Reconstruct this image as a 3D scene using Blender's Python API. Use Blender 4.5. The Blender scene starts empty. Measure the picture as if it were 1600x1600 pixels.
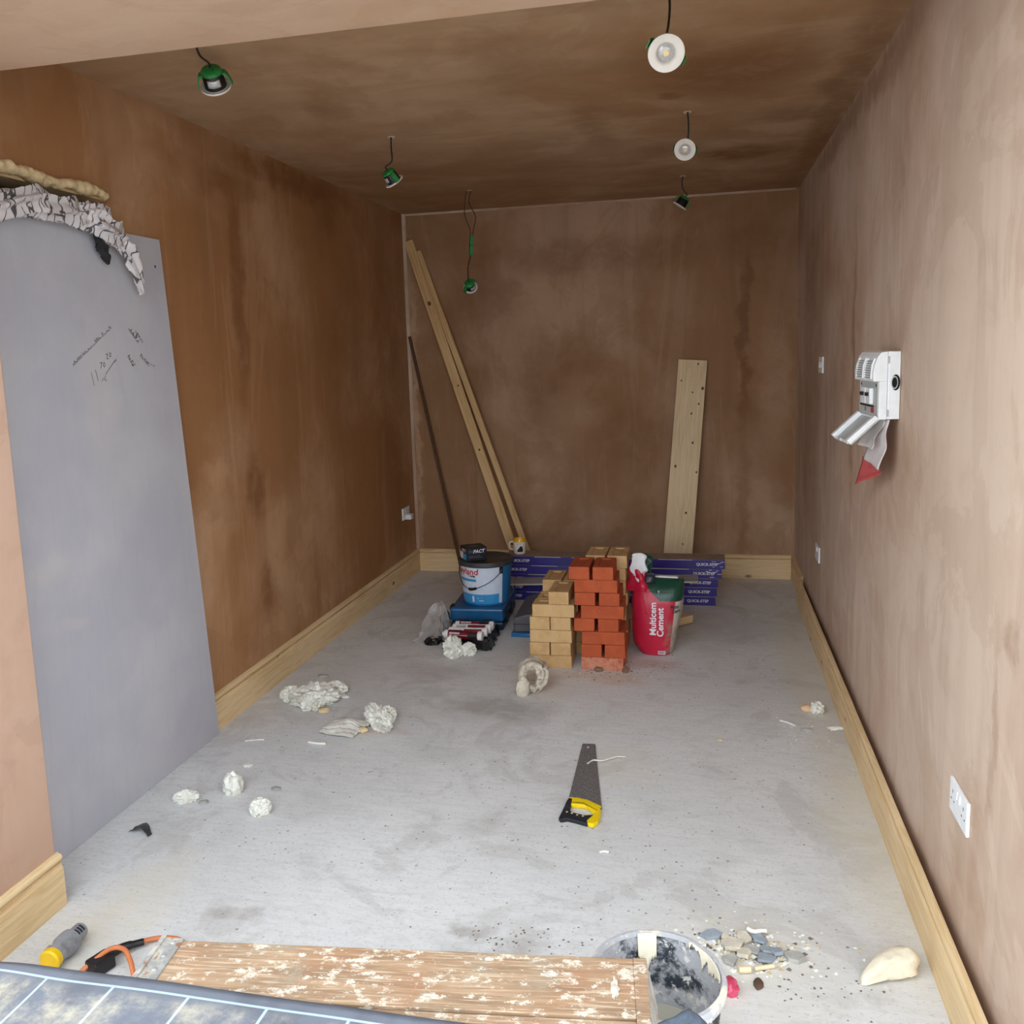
import bpy, bmesh, math, random
from mathutils import Vector, Matrix, noise

S = bpy.context.scene
COL = S.collection

# ------------------------------------------------------------------ camera
cam_d = bpy.data.cameras.new('camera')
cam = bpy.data.objects.new('camera', cam_d)
COL.objects.link(cam)
S.camera = cam
FWD = Vector((-0.21852872, 0.96605242, -0.13779663))
RIGHT = Vector((0.97583037, 0.21626097, -0.03140515))
UP = Vector((0.00053899, 0.14132907, 0.98996253))
M = Matrix((RIGHT, UP, -FWD)).transposed().to_4x4()
M.translation = Vector((2.09296, 0.0, 1.61388))
cam.matrix_world = M
cam_d.sensor_width = 36.0
cam_d.lens = 36.0 * 1382.823 / 1600.0
cam_d.shift_x = (800 - 787.17) / 1600.0
cam_d.shift_y = -(800 - 742.06) / 1600.0
cam_d.clip_start = 0.05

# ------------------------------------------------------------------ light: an overcast sky through the open front
world = bpy.data.worlds.new('overcast_sky')
S.world = world
world.use_nodes = True
wn = world.node_tree
bgn = wn.nodes['Background']
bgn.inputs['Color'].default_value = (0.87, 0.945, 1.0, 1)
bgn.inputs['Strength'].default_value = 4.2
S.view_settings.view_transform = 'Standard'
S.view_settings.look = 'None'
S.view_settings.gamma = 1.0
S.view_settings.use_curve_mapping = False
S.view_settings.exposure = 0.0
S.cycles.max_bounces = 14
S.cycles.diffuse_bounces = 8
S.cycles.use_denoising = True

# room: x 0..W, camera at y=0 looking along +y, floor z=0
W, H, D = 2.7109, 2.6087, 6.2305
FRONT = 1.50      # where the garage opening ends
PIER_X, PIER_Y = 0.198, 2.115
SOFFIT = 2.387

# ------------------------------------------------------------------ helpers
def srgb(r, g, b):
    def c(v):
        v /= 255.0
        return v / 12.92 if v <= 0.04045 else ((v + 0.055) / 1.055) ** 2.4
    return (c(r), c(g), c(b), 1.0)

class MB:
    """collects geometry, then links it as one mesh object"""
    def __init__(self):
        self.v = []; self.f = []; self.m = []
    def add(self, vs, fs, mat=0, xf=None):
        o = len(self.v)
        for p in vs:
            p = Vector(p)
            self.v.append(xf @ p if xf is not None else p)
        for f in fs:
            self.f.append([i + o for i in f]); self.m.append(mat)
        return self
    def box(self, x0, x1, y0, y1, z0, z1, mat=0, xf=None):
        vs = [(x0,y0,z0),(x1,y0,z0),(x1,y1,z0),(x0,y1,z0),(x0,y0,z1),(x1,y0,z1),(x1,y1,z1),(x0,y1,z1)]
        fs = [(0,3,2,1),(4,5,6,7),(0,1,5,4),(1,2,6,5),(2,3,7,6),(3,0,4,7)]
        return self.add(vs, fs, mat, xf)
    def prism(self, poly, a, b, axis='y', mat=0, xf=None):
        """poly: 2D points; extruded from a to b along axis"""
        n = len(poly)
        def P(q, t):
            if axis == 'y': return (q[0], t, q[1])
            if axis == 'x': return (t, q[0], q[1])
            return (q[0], q[1], t)
        vs = [P(q, a) for q in poly] + [P(q, b) for q in poly]
        fs = [tuple(range(n))[::-1], tuple(range(n, 2*n))]
        for i in range(n):
            j = (i + 1) % n
            fs.append((i, j, n + j, n + i))
        return self.add(vs, fs, mat, xf)
    def rings(self, rings, mat=0, closed=True, cap=True, xf=None):
        n = len(rings[0]); vs = []; fs = []
        for r in rings: vs += list(r)
        for k in range(len(rings) - 1):
            for i in range(n if closed else n - 1):
                j = (i + 1) % n
                fs.append((k*n + i, k*n + j, (k+1)*n + j, (k+1)*n + i))
        if cap and closed:
            fs.append(tuple(range(n))[::-1])
            fs.append(tuple(range((len(rings)-1)*n, len(rings)*n)))
        return self.add(vs, fs, mat, xf)
    def lathe(self, prof, seg=32, mat=0, xf=None, cap=False):
        rs = [[(r*math.cos(2*math.pi*i/seg), r*math.sin(2*math.pi*i/seg), z) for i in range(seg)] for r, z in prof]
        return self.rings(rs, mat, True, cap, xf)
    def cyl(self, r, z0, z1, seg=20, mat=0, xf=None):
        return self.lathe([(r, z0), (r, z1)], seg, mat, xf, cap=True)
    def tube(self, pts, rad, seg=8, mat=0, xf=None):
        pts = [Vector(p) for p in pts]; rs = []
        up = Vector((0.13, 0.21, 0.97))
        for i, p in enumerate(pts):
            t = (pts[min(i+1, len(pts)-1)] - pts[max(i-1, 0)]).normalized()
            a = t.cross(up)
            if a.length < 1e-3: a = t.cross(Vector((1, 0, 0)))
            a.normalize(); b = t.cross(a)
            r = rad[i] if isinstance(rad, (list, tuple)) else rad
            rs.append([p + r*(math.cos(2*math.pi*k/seg)*a + math.sin(2*math.pi*k/seg)*b) for k in range(seg)])
        return self.rings(rs, mat, True, True, xf)
    def grid(self, fn, nu, nv, mat=0, xf=None):
        vs = [fn(i/nu, j/nv) for j in range(nv+1) for i in range(nu+1)]
        fs = [(j*(nu+1)+i, j*(nu+1)+i+1, (j+1)*(nu+1)+i+1, (j+1)*(nu+1)+i) for j in range(nv) for i in range(nu)]
        return self.add(vs, fs, mat, xf)
    def build(self, name, mats, parent=None, smooth=False, bevel=0, seg=2, solid=0, offs=0, subd=0):
        me = bpy.data.meshes.new(name)
        me.from_pydata([tuple(p) for p in self.v], [], self.f)
        if not isinstance(mats, (list, tuple)): mats = [mats]
        for m in mats: me.materials.append(m)
        for p, k in zip(me.polygons, self.m): p.material_index = min(k, len(mats)-1)
        bm = bmesh.new(); bm.from_mesh(me)
        bmesh.ops.recalc_face_normals(bm, faces=bm.faces)
        bm.to_mesh(me); bm.free()
        if smooth:
            for p in me.polygons: p.use_smooth = True
            try: me.set_sharp_from_angle(angle=math.radians(smooth if smooth > 1 else 40))
            except Exception: pass
        me.update()
        o = bpy.data.objects.new(name, me); COL.objects.link(o)
        if parent is not None: o.parent = parent
        if solid:
            md = o.modifiers.new('thick', 'SOLIDIFY'); md.thickness = solid; md.offset = offs
        if subd:
            md = o.modifiers.new('sub', 'SUBSURF'); md.levels = subd; md.render_levels = subd
        if bevel:
            md = o.modifiers.new('bev', 'BEVEL'); md.width = bevel; md.segments = seg
            md.limit_method = 'ANGLE'; md.angle_limit = math.radians(40)
        return o

def tag(o, label, cat, group=None, kind=None):
    o['label'] = label; o['category'] = cat
    if group: o['group'] = group
    if kind: o['kind'] = kind
    return o
def thing(name, label, cat, loc=(0,0,0), rotz=0.0, group=None, rot=None):
    o = bpy.data.objects.new(name, None); COL.objects.link(o)
    o.empty_display_size = 0.05
    o.location = loc
    o.rotation_euler = rot if rot else (0, 0, rotz)
    return tag(o, label, cat, group)
def struct(o):
    o['kind'] = 'structure'; return o
def copy_tree(o, parent=None):
    c = o.copy(); COL.objects.link(c); c.parent = parent
    for ch in list(o.children): copy_tree(ch, c)
    return c
def bez(pts, n=8):
    """Catmull-Rom through points"""
    P = [Vector(p) for p in pts]; P = [2*P[0]-P[1]] + P + [2*P[-1]-P[-2]]; out = []
    for i in range(1, len(P)-2):
        for k in range(n):
            t = k/n
            a, b, c, d = P[i-1], P[i], P[i+1], P[i+2]
            out.append(0.5*((2*b) + (c-a)*t + (2*a-5*b+4*c-d)*t*t + (3*b-a-3*c+d)*t*t*t))
    out.append(P[-2]); return out
_font_cache = {}
def text_geo(s, size, shear=0.0, align='LEFT', spacing=1.0, bold=0.0):
    """flat lettering: (verts2d, faces)"""
    key = (s, size, shear, align, spacing, bold)
    if key in _font_cache: return _font_cache[key]
    cu = bpy.data.curves.new('lettering', 'FONT')
    cu.body = s; cu.size = size; cu.shear = shear; cu.align_x = align; cu.space_character = spacing
    cu.resolution_u = 2; cu.offset = bold
    ob = bpy.data.objects.new('lettering', cu); COL.objects.link(ob)
    dg = bpy.context.evaluated_depsgraph_get()
    me = bpy.data.meshes.new_from_object(ob.evaluated_get(dg))
    vs = [(v.co.x, v.co.y) for v in me.vertices]; fs = [tuple(p.vertices) for p in me.polygons]
    bpy.data.objects.remove(ob); bpy.data.curves.remove(cu); bpy.data.meshes.remove(me)
    _font_cache[key] = (vs, fs)
    return vs, fs
def put_text(mb, s, size, fn, mat=0, **kw):
    vs, fs = text_geo(s, size, **kw)
    mb.add([fn(x, y) for x, y in vs], fs, mat)
    return mb

# ------------------------------------------------------------------ materials
def new_mat(name):
    m = bpy.data.materials.new(name); m.use_nodes = True
    nt = m.node_tree; nt.nodes.clear()
    out = nt.nodes.new('ShaderNodeOutputMaterial')
    b = nt.nodes.new('ShaderNodeBsdfPrincipled')
    nt.links.new(b.outputs[0], out.inputs[0])
    return m, nt, b
def N(nt, t, **kw):
    n = nt.nodes.new(t)
    for k, v in kw.items():
        if k.startswith('i_'):
            key = k[2:]
            key = int(key) if key.isdigit() else key.replace('_', ' ')
            n.inputs[key].default_value = v
        else: setattr(n, k, v)
    return n
def coords(nt, scale=(1,1,1), kind='Object', warp=0.0, wscale=3.0):
    tc = N(nt, 'ShaderNodeTexCoord')
    mp = N(nt, 'ShaderNodeMapping'); mp.inputs['Scale'].default_value = scale
    nt.links.new(tc.outputs[kind], mp.inputs[0])
    return mp.outputs[0]
def nz(nt, vec, scale, detail=4.0, rough=0.55, dist=0.0):
    n = N(nt, 'ShaderNodeTexNoise'); n.inputs['Scale'].default_value = scale
    n.inputs['Detail'].default_value = detail; n.inputs['Roughness'].default_value = rough
    n.inputs['Distortion'].default_value = dist
    nt.links.new(vec, n.inputs['Vector']); return n.outputs['Fac']
def rng(nt, fac, a, b, c=0.0, d=1.0, smooth=True):
    n = N(nt, 'ShaderNodeMapRange'); n.interpolation_type = 'SMOOTHSTEP' if smooth else 'LINEAR'
    nt.links.new(fac, n.inputs[0])
    for i, v in zip((1,2,3,4), (a,b,c,d)): n.inputs[i].default_value = v
    return n.outputs[0]
def mix(nt, fac, a, b, mode='MIX'):
    n = N(nt, 'ShaderNodeMix'); n.data_type = 'RGBA'; n.blend_type = mode
    for s, v in ((n.inputs['Factor'], fac), (n.inputs['A'], a), (n.inputs['B'], b)):
        if isinstance(v, (int, float)) or isinstance(v, tuple): s.default_value = v
        else: nt.links.new(v, s)
    return n.outputs['Result']
def math_n(nt, op, a, b=None):
    n = N(nt, 'ShaderNodeMath'); n.operation = op
    for i, v in enumerate((a, b)):
        if v is None: continue
        if isinstance(v, (int, float)): n.inputs[i].default_value = v
        else: nt.links.new(v, n.inputs[i])
    return n.outputs[0]
def bump(nt, b, h, strength=0.3, dist=0.01):
    n = N(nt, 'ShaderNodeBump'); n.inputs['Strength'].default_value = strength; n.inputs['Distance'].default_value = dist
    nt.links.new(h, n.inputs['Height']); nt.links.new(n.outputs[0], b.inputs['Normal'])
def setc(nt, b, c):
    if isinstance(c, tuple): b.inputs['Base Color'].default_value = c
    else: nt.links.new(c, b.inputs['Base Color'])
def plain(name, col, rough=0.6, metal=0.0, var=0.12, scale=30.0, spec=0.4, trans=0.0, bmp=0.0, dirt=None, alpha=None):
    m, nt, b = new_mat(name)
    v = coords(nt)
    f = nz(nt, v, scale, 4)
    dk = tuple(c*(1-var) for c in col[:3]) + (1,)
    lt = tuple(min(1, c*(1+var)) for c in col[:3]) + (1,)
    c = mix(nt, rng(nt, f, .35, .65), dk, lt)
    if dirt:
        f2 = nz(nt, v, scale*.35, 6, .65)
        c = mix(nt, rng(nt, f2, .52, .68), c, dirt)
    setc(nt, b, c)
    b.inputs['Roughness'].default_value = rough; b.inputs['Metallic'].default_value = metal
    b.inputs['Specular IOR Level'].default_value = spec
    if trans:
        b.inputs['Transmission Weight'].default_value = trans; b.inputs['IOR'].default_value = 1.15
    if alpha is not None: b.inputs['Alpha'].default_value = alpha
    if bmp: bump(nt, b, nz(nt, v, scale*2.5, 5), bmp, .003)
    return m

def patches(nt, pos, plist, wob=0.12):
    """soft stains with a shape of their own: (centre, radii, strength) -> factor"""
    wz = N(nt, 'ShaderNodeTexNoise'); wz.inputs['Scale'].default_value = 4.5; wz.inputs['Detail'].default_value = 8; wz.inputs['Roughness'].default_value = .65
    nt.links.new(pos, wz.inputs['Vector'])
    sub = N(nt, 'ShaderNodeVectorMath'); sub.operation = 'SUBTRACT'; sub.inputs[1].default_value = (.5,.5,.5)
    nt.links.new(wz.outputs['Color'], sub.inputs[0])
    sc = N(nt, 'ShaderNodeVectorMath'); sc.operation = 'SCALE'; sc.inputs['Scale'].default_value = wob*2
    nt.links.new(sub.outputs[0], sc.inputs[0])
    ad = N(nt, 'ShaderNodeVectorMath'); ad.operation = 'ADD'
    nt.links.new(pos, ad.inputs[0]); nt.links.new(sc.outputs[0], ad.inputs[1])
    tot = None
    for c, r, s in plist:
        a = N(nt, 'ShaderNodeVectorMath'); a.operation = 'SUBTRACT'; a.inputs[1].default_value = c
        nt.links.new(ad.outputs[0], a.inputs[0])
        d = N(nt, 'ShaderNodeVectorMath'); d.operation = 'DIVIDE'; d.inputs[1].default_value = r
        nt.links.new(a.outputs[0], d.inputs[0])
        l = N(nt, 'ShaderNodeVectorMath'); l.operation = 'LENGTH'; nt.links.new(d.outputs[0], l.inputs[0])
        f = rng(nt, l.outputs['Value'], 0.3, 1.15, s, 0.0)
        tot = f if tot is None else math_n(nt, 'MAXIMUM', tot, f)
    # uneven drying breaks the stains up
    brk = nz(nt, pos, 7.0, 6, .7, .6)
    return math_n(nt, 'MULTIPLY', tot, rng(nt, brk, .25, .58, .35, 1.0))

DRY = srgb(206, 168, 142); DAMP = srgb(150, 104, 70)
def plaster(name, stretch, dry=DRY, damp=DAMP, lo=.42, hi=.62, stains=(), pale=(), scuff=.5, streak=.5, seed=0.0, pale_col=None):
    m, nt, b = new_mat(name)
    tc = N(nt, 'ShaderNodeTexCoord'); pos = tc.outputs['Object']
    mp = N(nt, 'ShaderNodeMapping'); mp.inputs['Location'].default_value = (seed, seed*1.7, seed*.6)
    nt.links.new(pos, mp.inputs[0]); p0 = mp.outputs[0]
    ms = N(nt, 'ShaderNodeMapping'); ms.inputs['Scale'].default_value = stretch
    nt.links.new(p0, ms.inputs[0]); st = ms.outputs[0]
    big = nz(nt, p0, .9, 5, .6, .4)
    col = mix(nt, rng(nt, big, lo, hi), dry, damp)
    # trowel streaks along the sweep of the float
    sk = nz(nt, st, 2.2, 4, .5, .9)
    col = mix(nt, math_n(nt, 'MULTIPLY', rng(nt, sk, .42, .72), streak*.7), col, tuple(c*.72 for c in damp[:3])+(1,))
    sk2 = nz(nt, st, 6.0, 5, .6, .6)
    col = mix(nt, math_n(nt, 'MULTIPLY', rng(nt, sk2, .55, .8), scuff*.8), col, tuple(min(1, c*1.12) for c in dry[:3])+(1,))
    blot = nz(nt, p0, 5.0, 6, .65, .8)
    col = mix(nt, math_n(nt, 'MULTIPLY', rng(nt, blot, .45, .7), .22), col, tuple(c*.8 for c in damp[:3])+(1,))
    # harder-edged tide marks where one trowel pass dried before the next
    tm = nz(nt, p0, 1.7, 7, .62, 1.2)
    col = mix(nt, math_n(nt, 'MULTIPLY', rng(nt, tm, .50, .535), .22), col, tuple(c*.8 for c in damp[:3])+(1,))
    tm2 = nz(nt, st, 1.1, 7, .65, 1.0)
    col = mix(nt, math_n(nt, 'MULTIPLY', rng(nt, tm2, .57, .60), .22), col, tuple(min(1, c*1.06) for c in dry[:3])+(1,))
    if stains:
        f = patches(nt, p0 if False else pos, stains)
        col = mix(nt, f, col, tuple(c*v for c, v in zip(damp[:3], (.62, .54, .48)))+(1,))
    if pale:
        f = patches(nt, pos, pale)
        col = mix(nt, f, col, pale_col or tuple(min(1, c*1.1) for c in dry[:3])+(1,))
    setc(nt, b, col)
    b.inputs['Roughness'].default_value = .82; b.inputs['Specular IOR Level'].default_value = .25
    hh = mix(nt, .5, sk2, nz(nt, p0, 40, 4))
    bump(nt, b, hh, .18, .006)
    return m

def wood(name, base, dark, axis='x', scale=1.0, knots=True, rough=.6, kscale=3.0):
    """planed softwood, grain along a local axis"""
    m, nt, b = new_mat(name)
    k = .06
    sc = {'x': (k, 1, 1), 'y': (1, k, 1), 'z': (1, 1, k)}[axis]
    v = coords(nt, tuple(s*scale for s in sc))
    g = nz(nt, v, 45, 5, .6, 1.2)
    col = mix(nt, rng(nt, g, .38, .68), base, dark)
    g2 = nz(nt, v, 140, 3, .6)
    col = mix(nt, math_n(nt, 'MULTIPLY', rng(nt, g2, .5, .75), .4), col, tuple(c*.8 for c in dark[:3])+(1,))
    v3 = coords(nt, (1, 1, 1))
    b0 = nz(nt, v3, 2.2, 3)
    col = mix(nt, math_n(nt, 'MULTIPLY', rng(nt, b0, .4, .7), .35), col, tuple(min(1, c*1.15) for c in base[:3])+(1,))
    if knots:
        kk = 0.45
        sc3 = {'x': (kk, 1, 1), 'y': (1, kk, 1), 'z': (1, 1, kk)}[axis]
        v4 = coords(nt, tuple(s*kscale for s in sc3))
        vo = N(nt, 'ShaderNodeTexVoronoi'); vo.inputs['Scale'].default_value = 2.6
        nt.links.new(v4, vo.inputs['Vector'])
        kf = rng(nt, vo.outputs['Distance'], .05, .13, 1, 0)
        col = mix(nt, math_n(nt, 'MULTIPLY', kf, .85), col, srgb(92, 58, 34))
    setc(nt, b, col)
    b.inputs['Roughness'].default_value = rough; b.inputs['Specular IOR Level'].default_value = .3
    bump(nt, b, g2, .12, .002)
    return m

# ================================================================== structure
# --- floor: bare screed with dust, specks and stains
def floor_mat():
    m, nt, b = new_mat('concrete_screed')
    tc = N(nt, 'ShaderNodeTexCoord'); pos = tc.outputs['Object']
    a = nz(nt, pos, 1.3, 6, .6, .3)
    col = mix(nt, rng(nt, a, .3, .7), srgb(212, 213, 214), srgb(224, 225, 226))
    ms = N(nt, 'ShaderNodeMapping'); ms.inputs['Scale'].default_value = (1, 5, 1); nt.links.new(pos, ms.inputs[0])
    t = nz(nt, ms.outputs[0], 9, 6, .7, .4)
    col = mix(nt, math_n(nt, 'MULTIPLY', rng(nt, t, .42, .7), .35), col, srgb(188, 188, 188))
    bl = nz(nt, pos, 4.5, 5, .6, .6)
    col = mix(nt, math_n(nt, 'MULTIPLY', rng(nt, bl, .5, .75), .35), col, srgb(178, 177, 176))
    # scuffed, whiter drag marks
    t2 = nz(nt, ms.outputs[0], 30, 4, .7)
    col = mix(nt, math_n(nt, 'MULTIPLY', rng(nt, t2, .58, .75), .5), col, srgb(238, 238, 236))
    fine = nz(nt, pos, 75, 5, .75)
    col = mix(nt, math_n(nt, 'MULTIPLY', rng(nt, fine, .54, .70), .55), col, srgb(150, 146, 140))
    fine2 = nz(nt, ms.outputs[0], 45, 5, .75)
    col = mix(nt, math_n(nt, 'MULTIPLY', rng(nt, fine2, .56, .66), .5), col, srgb(172, 168, 164))
    tm = nz(nt, pos, 2.3, 7, .65, 1.0)
    col = mix(nt, math_n(nt, 'MULTIPLY', rng(nt, tm, .53, .60), .28), col, srgb(170, 165, 160))
    # small dark specks of grit and brick dust
    vo = N(nt, 'ShaderNodeTexVoronoi'); vo.inputs['Scale'].default_value = 26
    nt.links.new(pos, vo.inputs['Vector'])
    clump = nz(nt, pos, 1.7, 3)
    sp = math_n(nt, 'MULTIPLY', rng(nt, vo.outputs['Distance'], .07, .14, 1, 0), rng(nt, clump, .47, .6))
    col = mix(nt, math_n(nt, 'MULTIPLY', sp, .65), col, srgb(96, 88, 82))
    vo2 = N(nt, 'ShaderNodeTexVoronoi'); vo2.inputs['Scale'].default_value = 9
    nt.links.new(pos, vo2.inputs['Vector'])
    sp2 = rng(nt, vo2.outputs['Distance'], .03, .06, 1, 0)
    col = mix(nt, math_n(nt, 'MULTIPLY', sp2, .5), col, srgb(90, 84, 80))
    # sawdust along the skirtings and in front of the pier
    f = patches(nt, pos, [((2.66, 2.96, 0), (.22, .9, 1), .55), ((2.60, 4.38, 0), (.16, 1.2, 1), .45), ((.42, 2.06, 0), (.16, .45, 1), .5), ((1.75, 3.29, 0), (.2, .2, 1), .35), ((2.2, 2.20, 0), (.35, .3, 1), .35)], .1)
    col = mix(nt, f, col, srgb(216, 209, 190))
    # dried drips and boot marks
    f = patches(nt, pos, [((1.46, 2.21, 0), (.07, .045, 1), .6), ((1.62, 2.16, 0), (.1, .08, 1), .4), ((.69, 2.16, 0), (.06, .05, 1), .4), ((.78, 2.18, 0), (.05, .05, 1), .4), ((1.35, 2.77, 0), (.12, .1, 1), .22), ((1.2, 3.77, 0), (.3, .16, 1), .5), ((.75, 4.19, 0), (.25, .15, 1), .25), ((2.1, 5.05, 0), (.5, .4, 1), .25)], .12)
    col = mix(nt, f, col, srgb(138, 128, 120))
    # cement dust spilled by the red bricks
    f = patches(nt, pos, [((1.62, 4.21, 0), (.26, .11, 1), .75), ((1.35, 4.00, 0), (.2, .15, 1), .4)], .12)
    col = mix(nt, f, col, srgb(206, 192, 176))
    f = patches(nt, pos, [((.72, 3.44, 0), (.16, .05, 1), .35), ((1.82, 4.40, 0), (.2, .1, 1), .35)], .1)
    col = mix(nt, f, col, srgb(176, 120, 100))
    setc(nt, b, col)
    b.inputs['Roughness'].default_value = .75; b.inputs['Specular IOR Level'].default_value = .3
    bump(nt, b, mix(nt, .5, t, nz(nt, pos, 60, 5, .7)), .3, .004)
    return m
FLOOR = floor_mat()
struct(MB().box(-1.2, W+.12, FRONT, D+.12, -.12, 0).build('floor', FLOOR))

# --- walls
P_LEFT = plaster('plaster_left_wall', (2.5, 2.5, .28), dry=srgb(186, 147, 113), damp=srgb(160, 114, 74), lo=.36, hi=.6, streak=.5, scuff=.3,
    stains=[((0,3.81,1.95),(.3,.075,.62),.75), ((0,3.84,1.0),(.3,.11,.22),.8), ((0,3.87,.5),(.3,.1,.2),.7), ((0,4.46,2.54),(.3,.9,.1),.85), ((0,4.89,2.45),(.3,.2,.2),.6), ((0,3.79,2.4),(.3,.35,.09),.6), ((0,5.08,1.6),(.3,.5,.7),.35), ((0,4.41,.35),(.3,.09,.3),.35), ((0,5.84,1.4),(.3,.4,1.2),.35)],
    pale=[((0,3.50,1.12),(.3,.16,.05),.5), ((0,4.60,.7),(.3,.2,.35),.25)])
P_RIGHT = plaster('plaster_right_wall', (2.5, 2.5, .22), dry=srgb(206, 184, 166), damp=srgb(180, 148, 124), lo=.42, hi=.7, seed=3.1, streak=.4, scuff=.5,
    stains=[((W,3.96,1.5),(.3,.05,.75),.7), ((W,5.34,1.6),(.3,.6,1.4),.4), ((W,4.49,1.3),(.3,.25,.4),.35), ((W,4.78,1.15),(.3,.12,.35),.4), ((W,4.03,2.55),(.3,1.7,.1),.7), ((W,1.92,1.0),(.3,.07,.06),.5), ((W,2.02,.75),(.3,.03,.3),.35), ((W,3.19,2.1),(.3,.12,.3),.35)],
    pale=[((W,2.44,1.5),(.3,.3,.4),.45), ((W,3.75,.45),(.3,.06,.2),.5)])
P_BACK = plaster('plaster_back_wall', (2.2, 2.2, .3), dry=srgb(180, 148, 122), damp=srgb(152, 114, 82), lo=.38, hi=.6, seed=7.7, streak=.5, scuff=.4,
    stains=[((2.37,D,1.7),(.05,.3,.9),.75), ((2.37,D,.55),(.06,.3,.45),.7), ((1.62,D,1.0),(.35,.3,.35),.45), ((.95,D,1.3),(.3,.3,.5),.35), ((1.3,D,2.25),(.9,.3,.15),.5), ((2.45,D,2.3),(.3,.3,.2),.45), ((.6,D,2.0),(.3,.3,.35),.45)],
    pale=[((2.58,D,1.35),(.14,.3,.6),.5), ((1.9,D,1.9),(.3,.3,.3),.3), ((.03,D,1.2),(.035,.3,1.3),.8), ((1.15,D,1.15),(.25,.3,.2),.3), ((2.45,D,.6),(.2,.3,.35),.3)])
P_CEIL = plaster('plaster_ceiling', (.8, 1.6, 1.6), dry=srgb(184, 154, 124), damp=srgb(162, 124, 88), lo=.40, hi=.66, seed=11.3, streak=.45, scuff=.3,
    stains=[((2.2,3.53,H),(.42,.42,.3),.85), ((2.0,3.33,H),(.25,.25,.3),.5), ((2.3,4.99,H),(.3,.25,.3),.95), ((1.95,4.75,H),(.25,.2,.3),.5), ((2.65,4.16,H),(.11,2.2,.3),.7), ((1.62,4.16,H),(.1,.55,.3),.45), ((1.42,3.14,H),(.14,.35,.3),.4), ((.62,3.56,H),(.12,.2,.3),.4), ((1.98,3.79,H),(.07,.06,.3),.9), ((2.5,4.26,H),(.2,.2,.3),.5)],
    pale=[((.86,3.70,H),(.26,.14,.3),.55), ((1.4,3.77,H),(.25,.1,.3),.35), ((1.1,2.79,H),(.3,.3,.3),.35), ((1.9,4.11,H),(.5,.05,.3),.3)])
P_PIER = plaster('plaster_pier', (2.5, 2.5, .5), dry=srgb(196, 164, 144), damp=srgb(184, 148, 124), lo=.42, hi=.7, seed=5.2, streak=.2, scuff=.4)
P_SOFF = plaster('plaster_soffit', (.5, 2.2, 2.2), dry=srgb(192, 164, 142), damp=srgb(188, 152, 120), lo=.42, hi=.7, seed=9.4, streak=.2, scuff=.35)
ROUGH = plain('bare_masonry', srgb(120, 110, 100), .9)

# left wall with the former opening (covered by the leaning board)
OY0, OY1, OZ = 2.16, 2.905, 2.195
T = .12
wl = MB()
wl.box(-T, 0, PIER_Y-.2, OY0, 0, H)
wl.box(-T, 0, OY1, D+T, 0, H)
wl.box(-T, 0, OY0, OY1, OZ+.03, H)
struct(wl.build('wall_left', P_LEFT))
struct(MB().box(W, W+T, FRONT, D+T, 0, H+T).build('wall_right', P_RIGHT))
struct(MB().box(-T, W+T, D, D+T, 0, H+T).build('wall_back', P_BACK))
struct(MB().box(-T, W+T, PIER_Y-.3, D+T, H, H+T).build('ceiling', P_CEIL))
# pier by the garage opening and the dropped soffit over it
struct(MB().box(-T, PIER_X, FRONT, PIER_Y, 0, H).build('wall_front_pier', P_PIER, bevel=.004))
struct(MB().box(PIER_X, W, FRONT, PIER_Y, SOFFIT, H).build('ceiling_soffit', P_SOFF, bevel=.003))
# dim passage beyond the boarded-up opening
pw = MB()
pw.box(-1.2, -1.1, 1.9, 3.6, 0, H); pw.box(-1.1, -T, 1.9, 2.0, 0, H); pw.box(-1.1, -T, 3.5, 3.6, 0, H); pw.box(-1.2, -T, 1.9, 3.6, H, H+.1)
struct(pw.build('wall_passage', ROUGH))
# timber head of that opening
PINE = wood('pine_planed', srgb(226, 200, 158), srgb(210, 178, 130), 'y')
PINE_X = wood('pine_planed_cross', srgb(226, 200, 158), srgb(210, 178, 130), 'x')
struct(MB().box(-T, .002, OY0, OY1, OZ, OZ+.03).build('trim_1', PINE))

# --- skirting boards
def skirt_poly(side=1, x0=0.0, h=.166, t=.018):
    """profile in (offset from wall, z): flat board, quirk, torus bead"""
    q = [(0,0),(t,0),(t,h-.047),(t-.004,h-.043),(t-.006,h-.036),(t-.004,h-.031),(t-.001,h-.028)]
    for k in range(7):
        a = -math.pi/2 + math.pi*k/6
        q.append((t-.011+.011*math.cos(a), h-.015+.0125*math.sin(a)))
    q += [(t-.013,h), (0,h)]
    return [(x0 + side*a, z) for a, z in q]
struct(MB().prism(skirt_poly(1, 0), 3.325, D).build('baseboard_left', PINE))
bb = MB().prism(skirt_poly(-1, D), .02, W-.02, 'x')
struct(bb.build('baseboard_back', PINE_X))
struct(MB().prism(skirt_poly(-1, W), 5.66, D-.02).build('baseboard_right', PINE))
struct(MB().prism(skirt_poly(1, PIER_X), FRONT, 2.121).build('baseboard_pier', PINE))
# loose length standing off the right wall
o = MB().prism(skirt_poly(-1, W-.024), FRONT, 5.635).build('loose_skirting_board', PINE)
tag(o, 'long loose pine skirting board standing just off the right wall', 'skirting board')

# plaster corner fillet in the far left corner
struct(MB().prism([(0,D),(.022,D),(.018,D-.012),(.006,D-.022),(0,D-.024)], .17, H, 'z').build('trim_2', P_RIGHT))

struct(MB().prism([(D,H),(D-.014,H),(D-.012,H-.006),(D-.003,H-.012),(D,H-.013)], .02, W-.02, 'x').build('trim_3', P_RIGHT))
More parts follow.
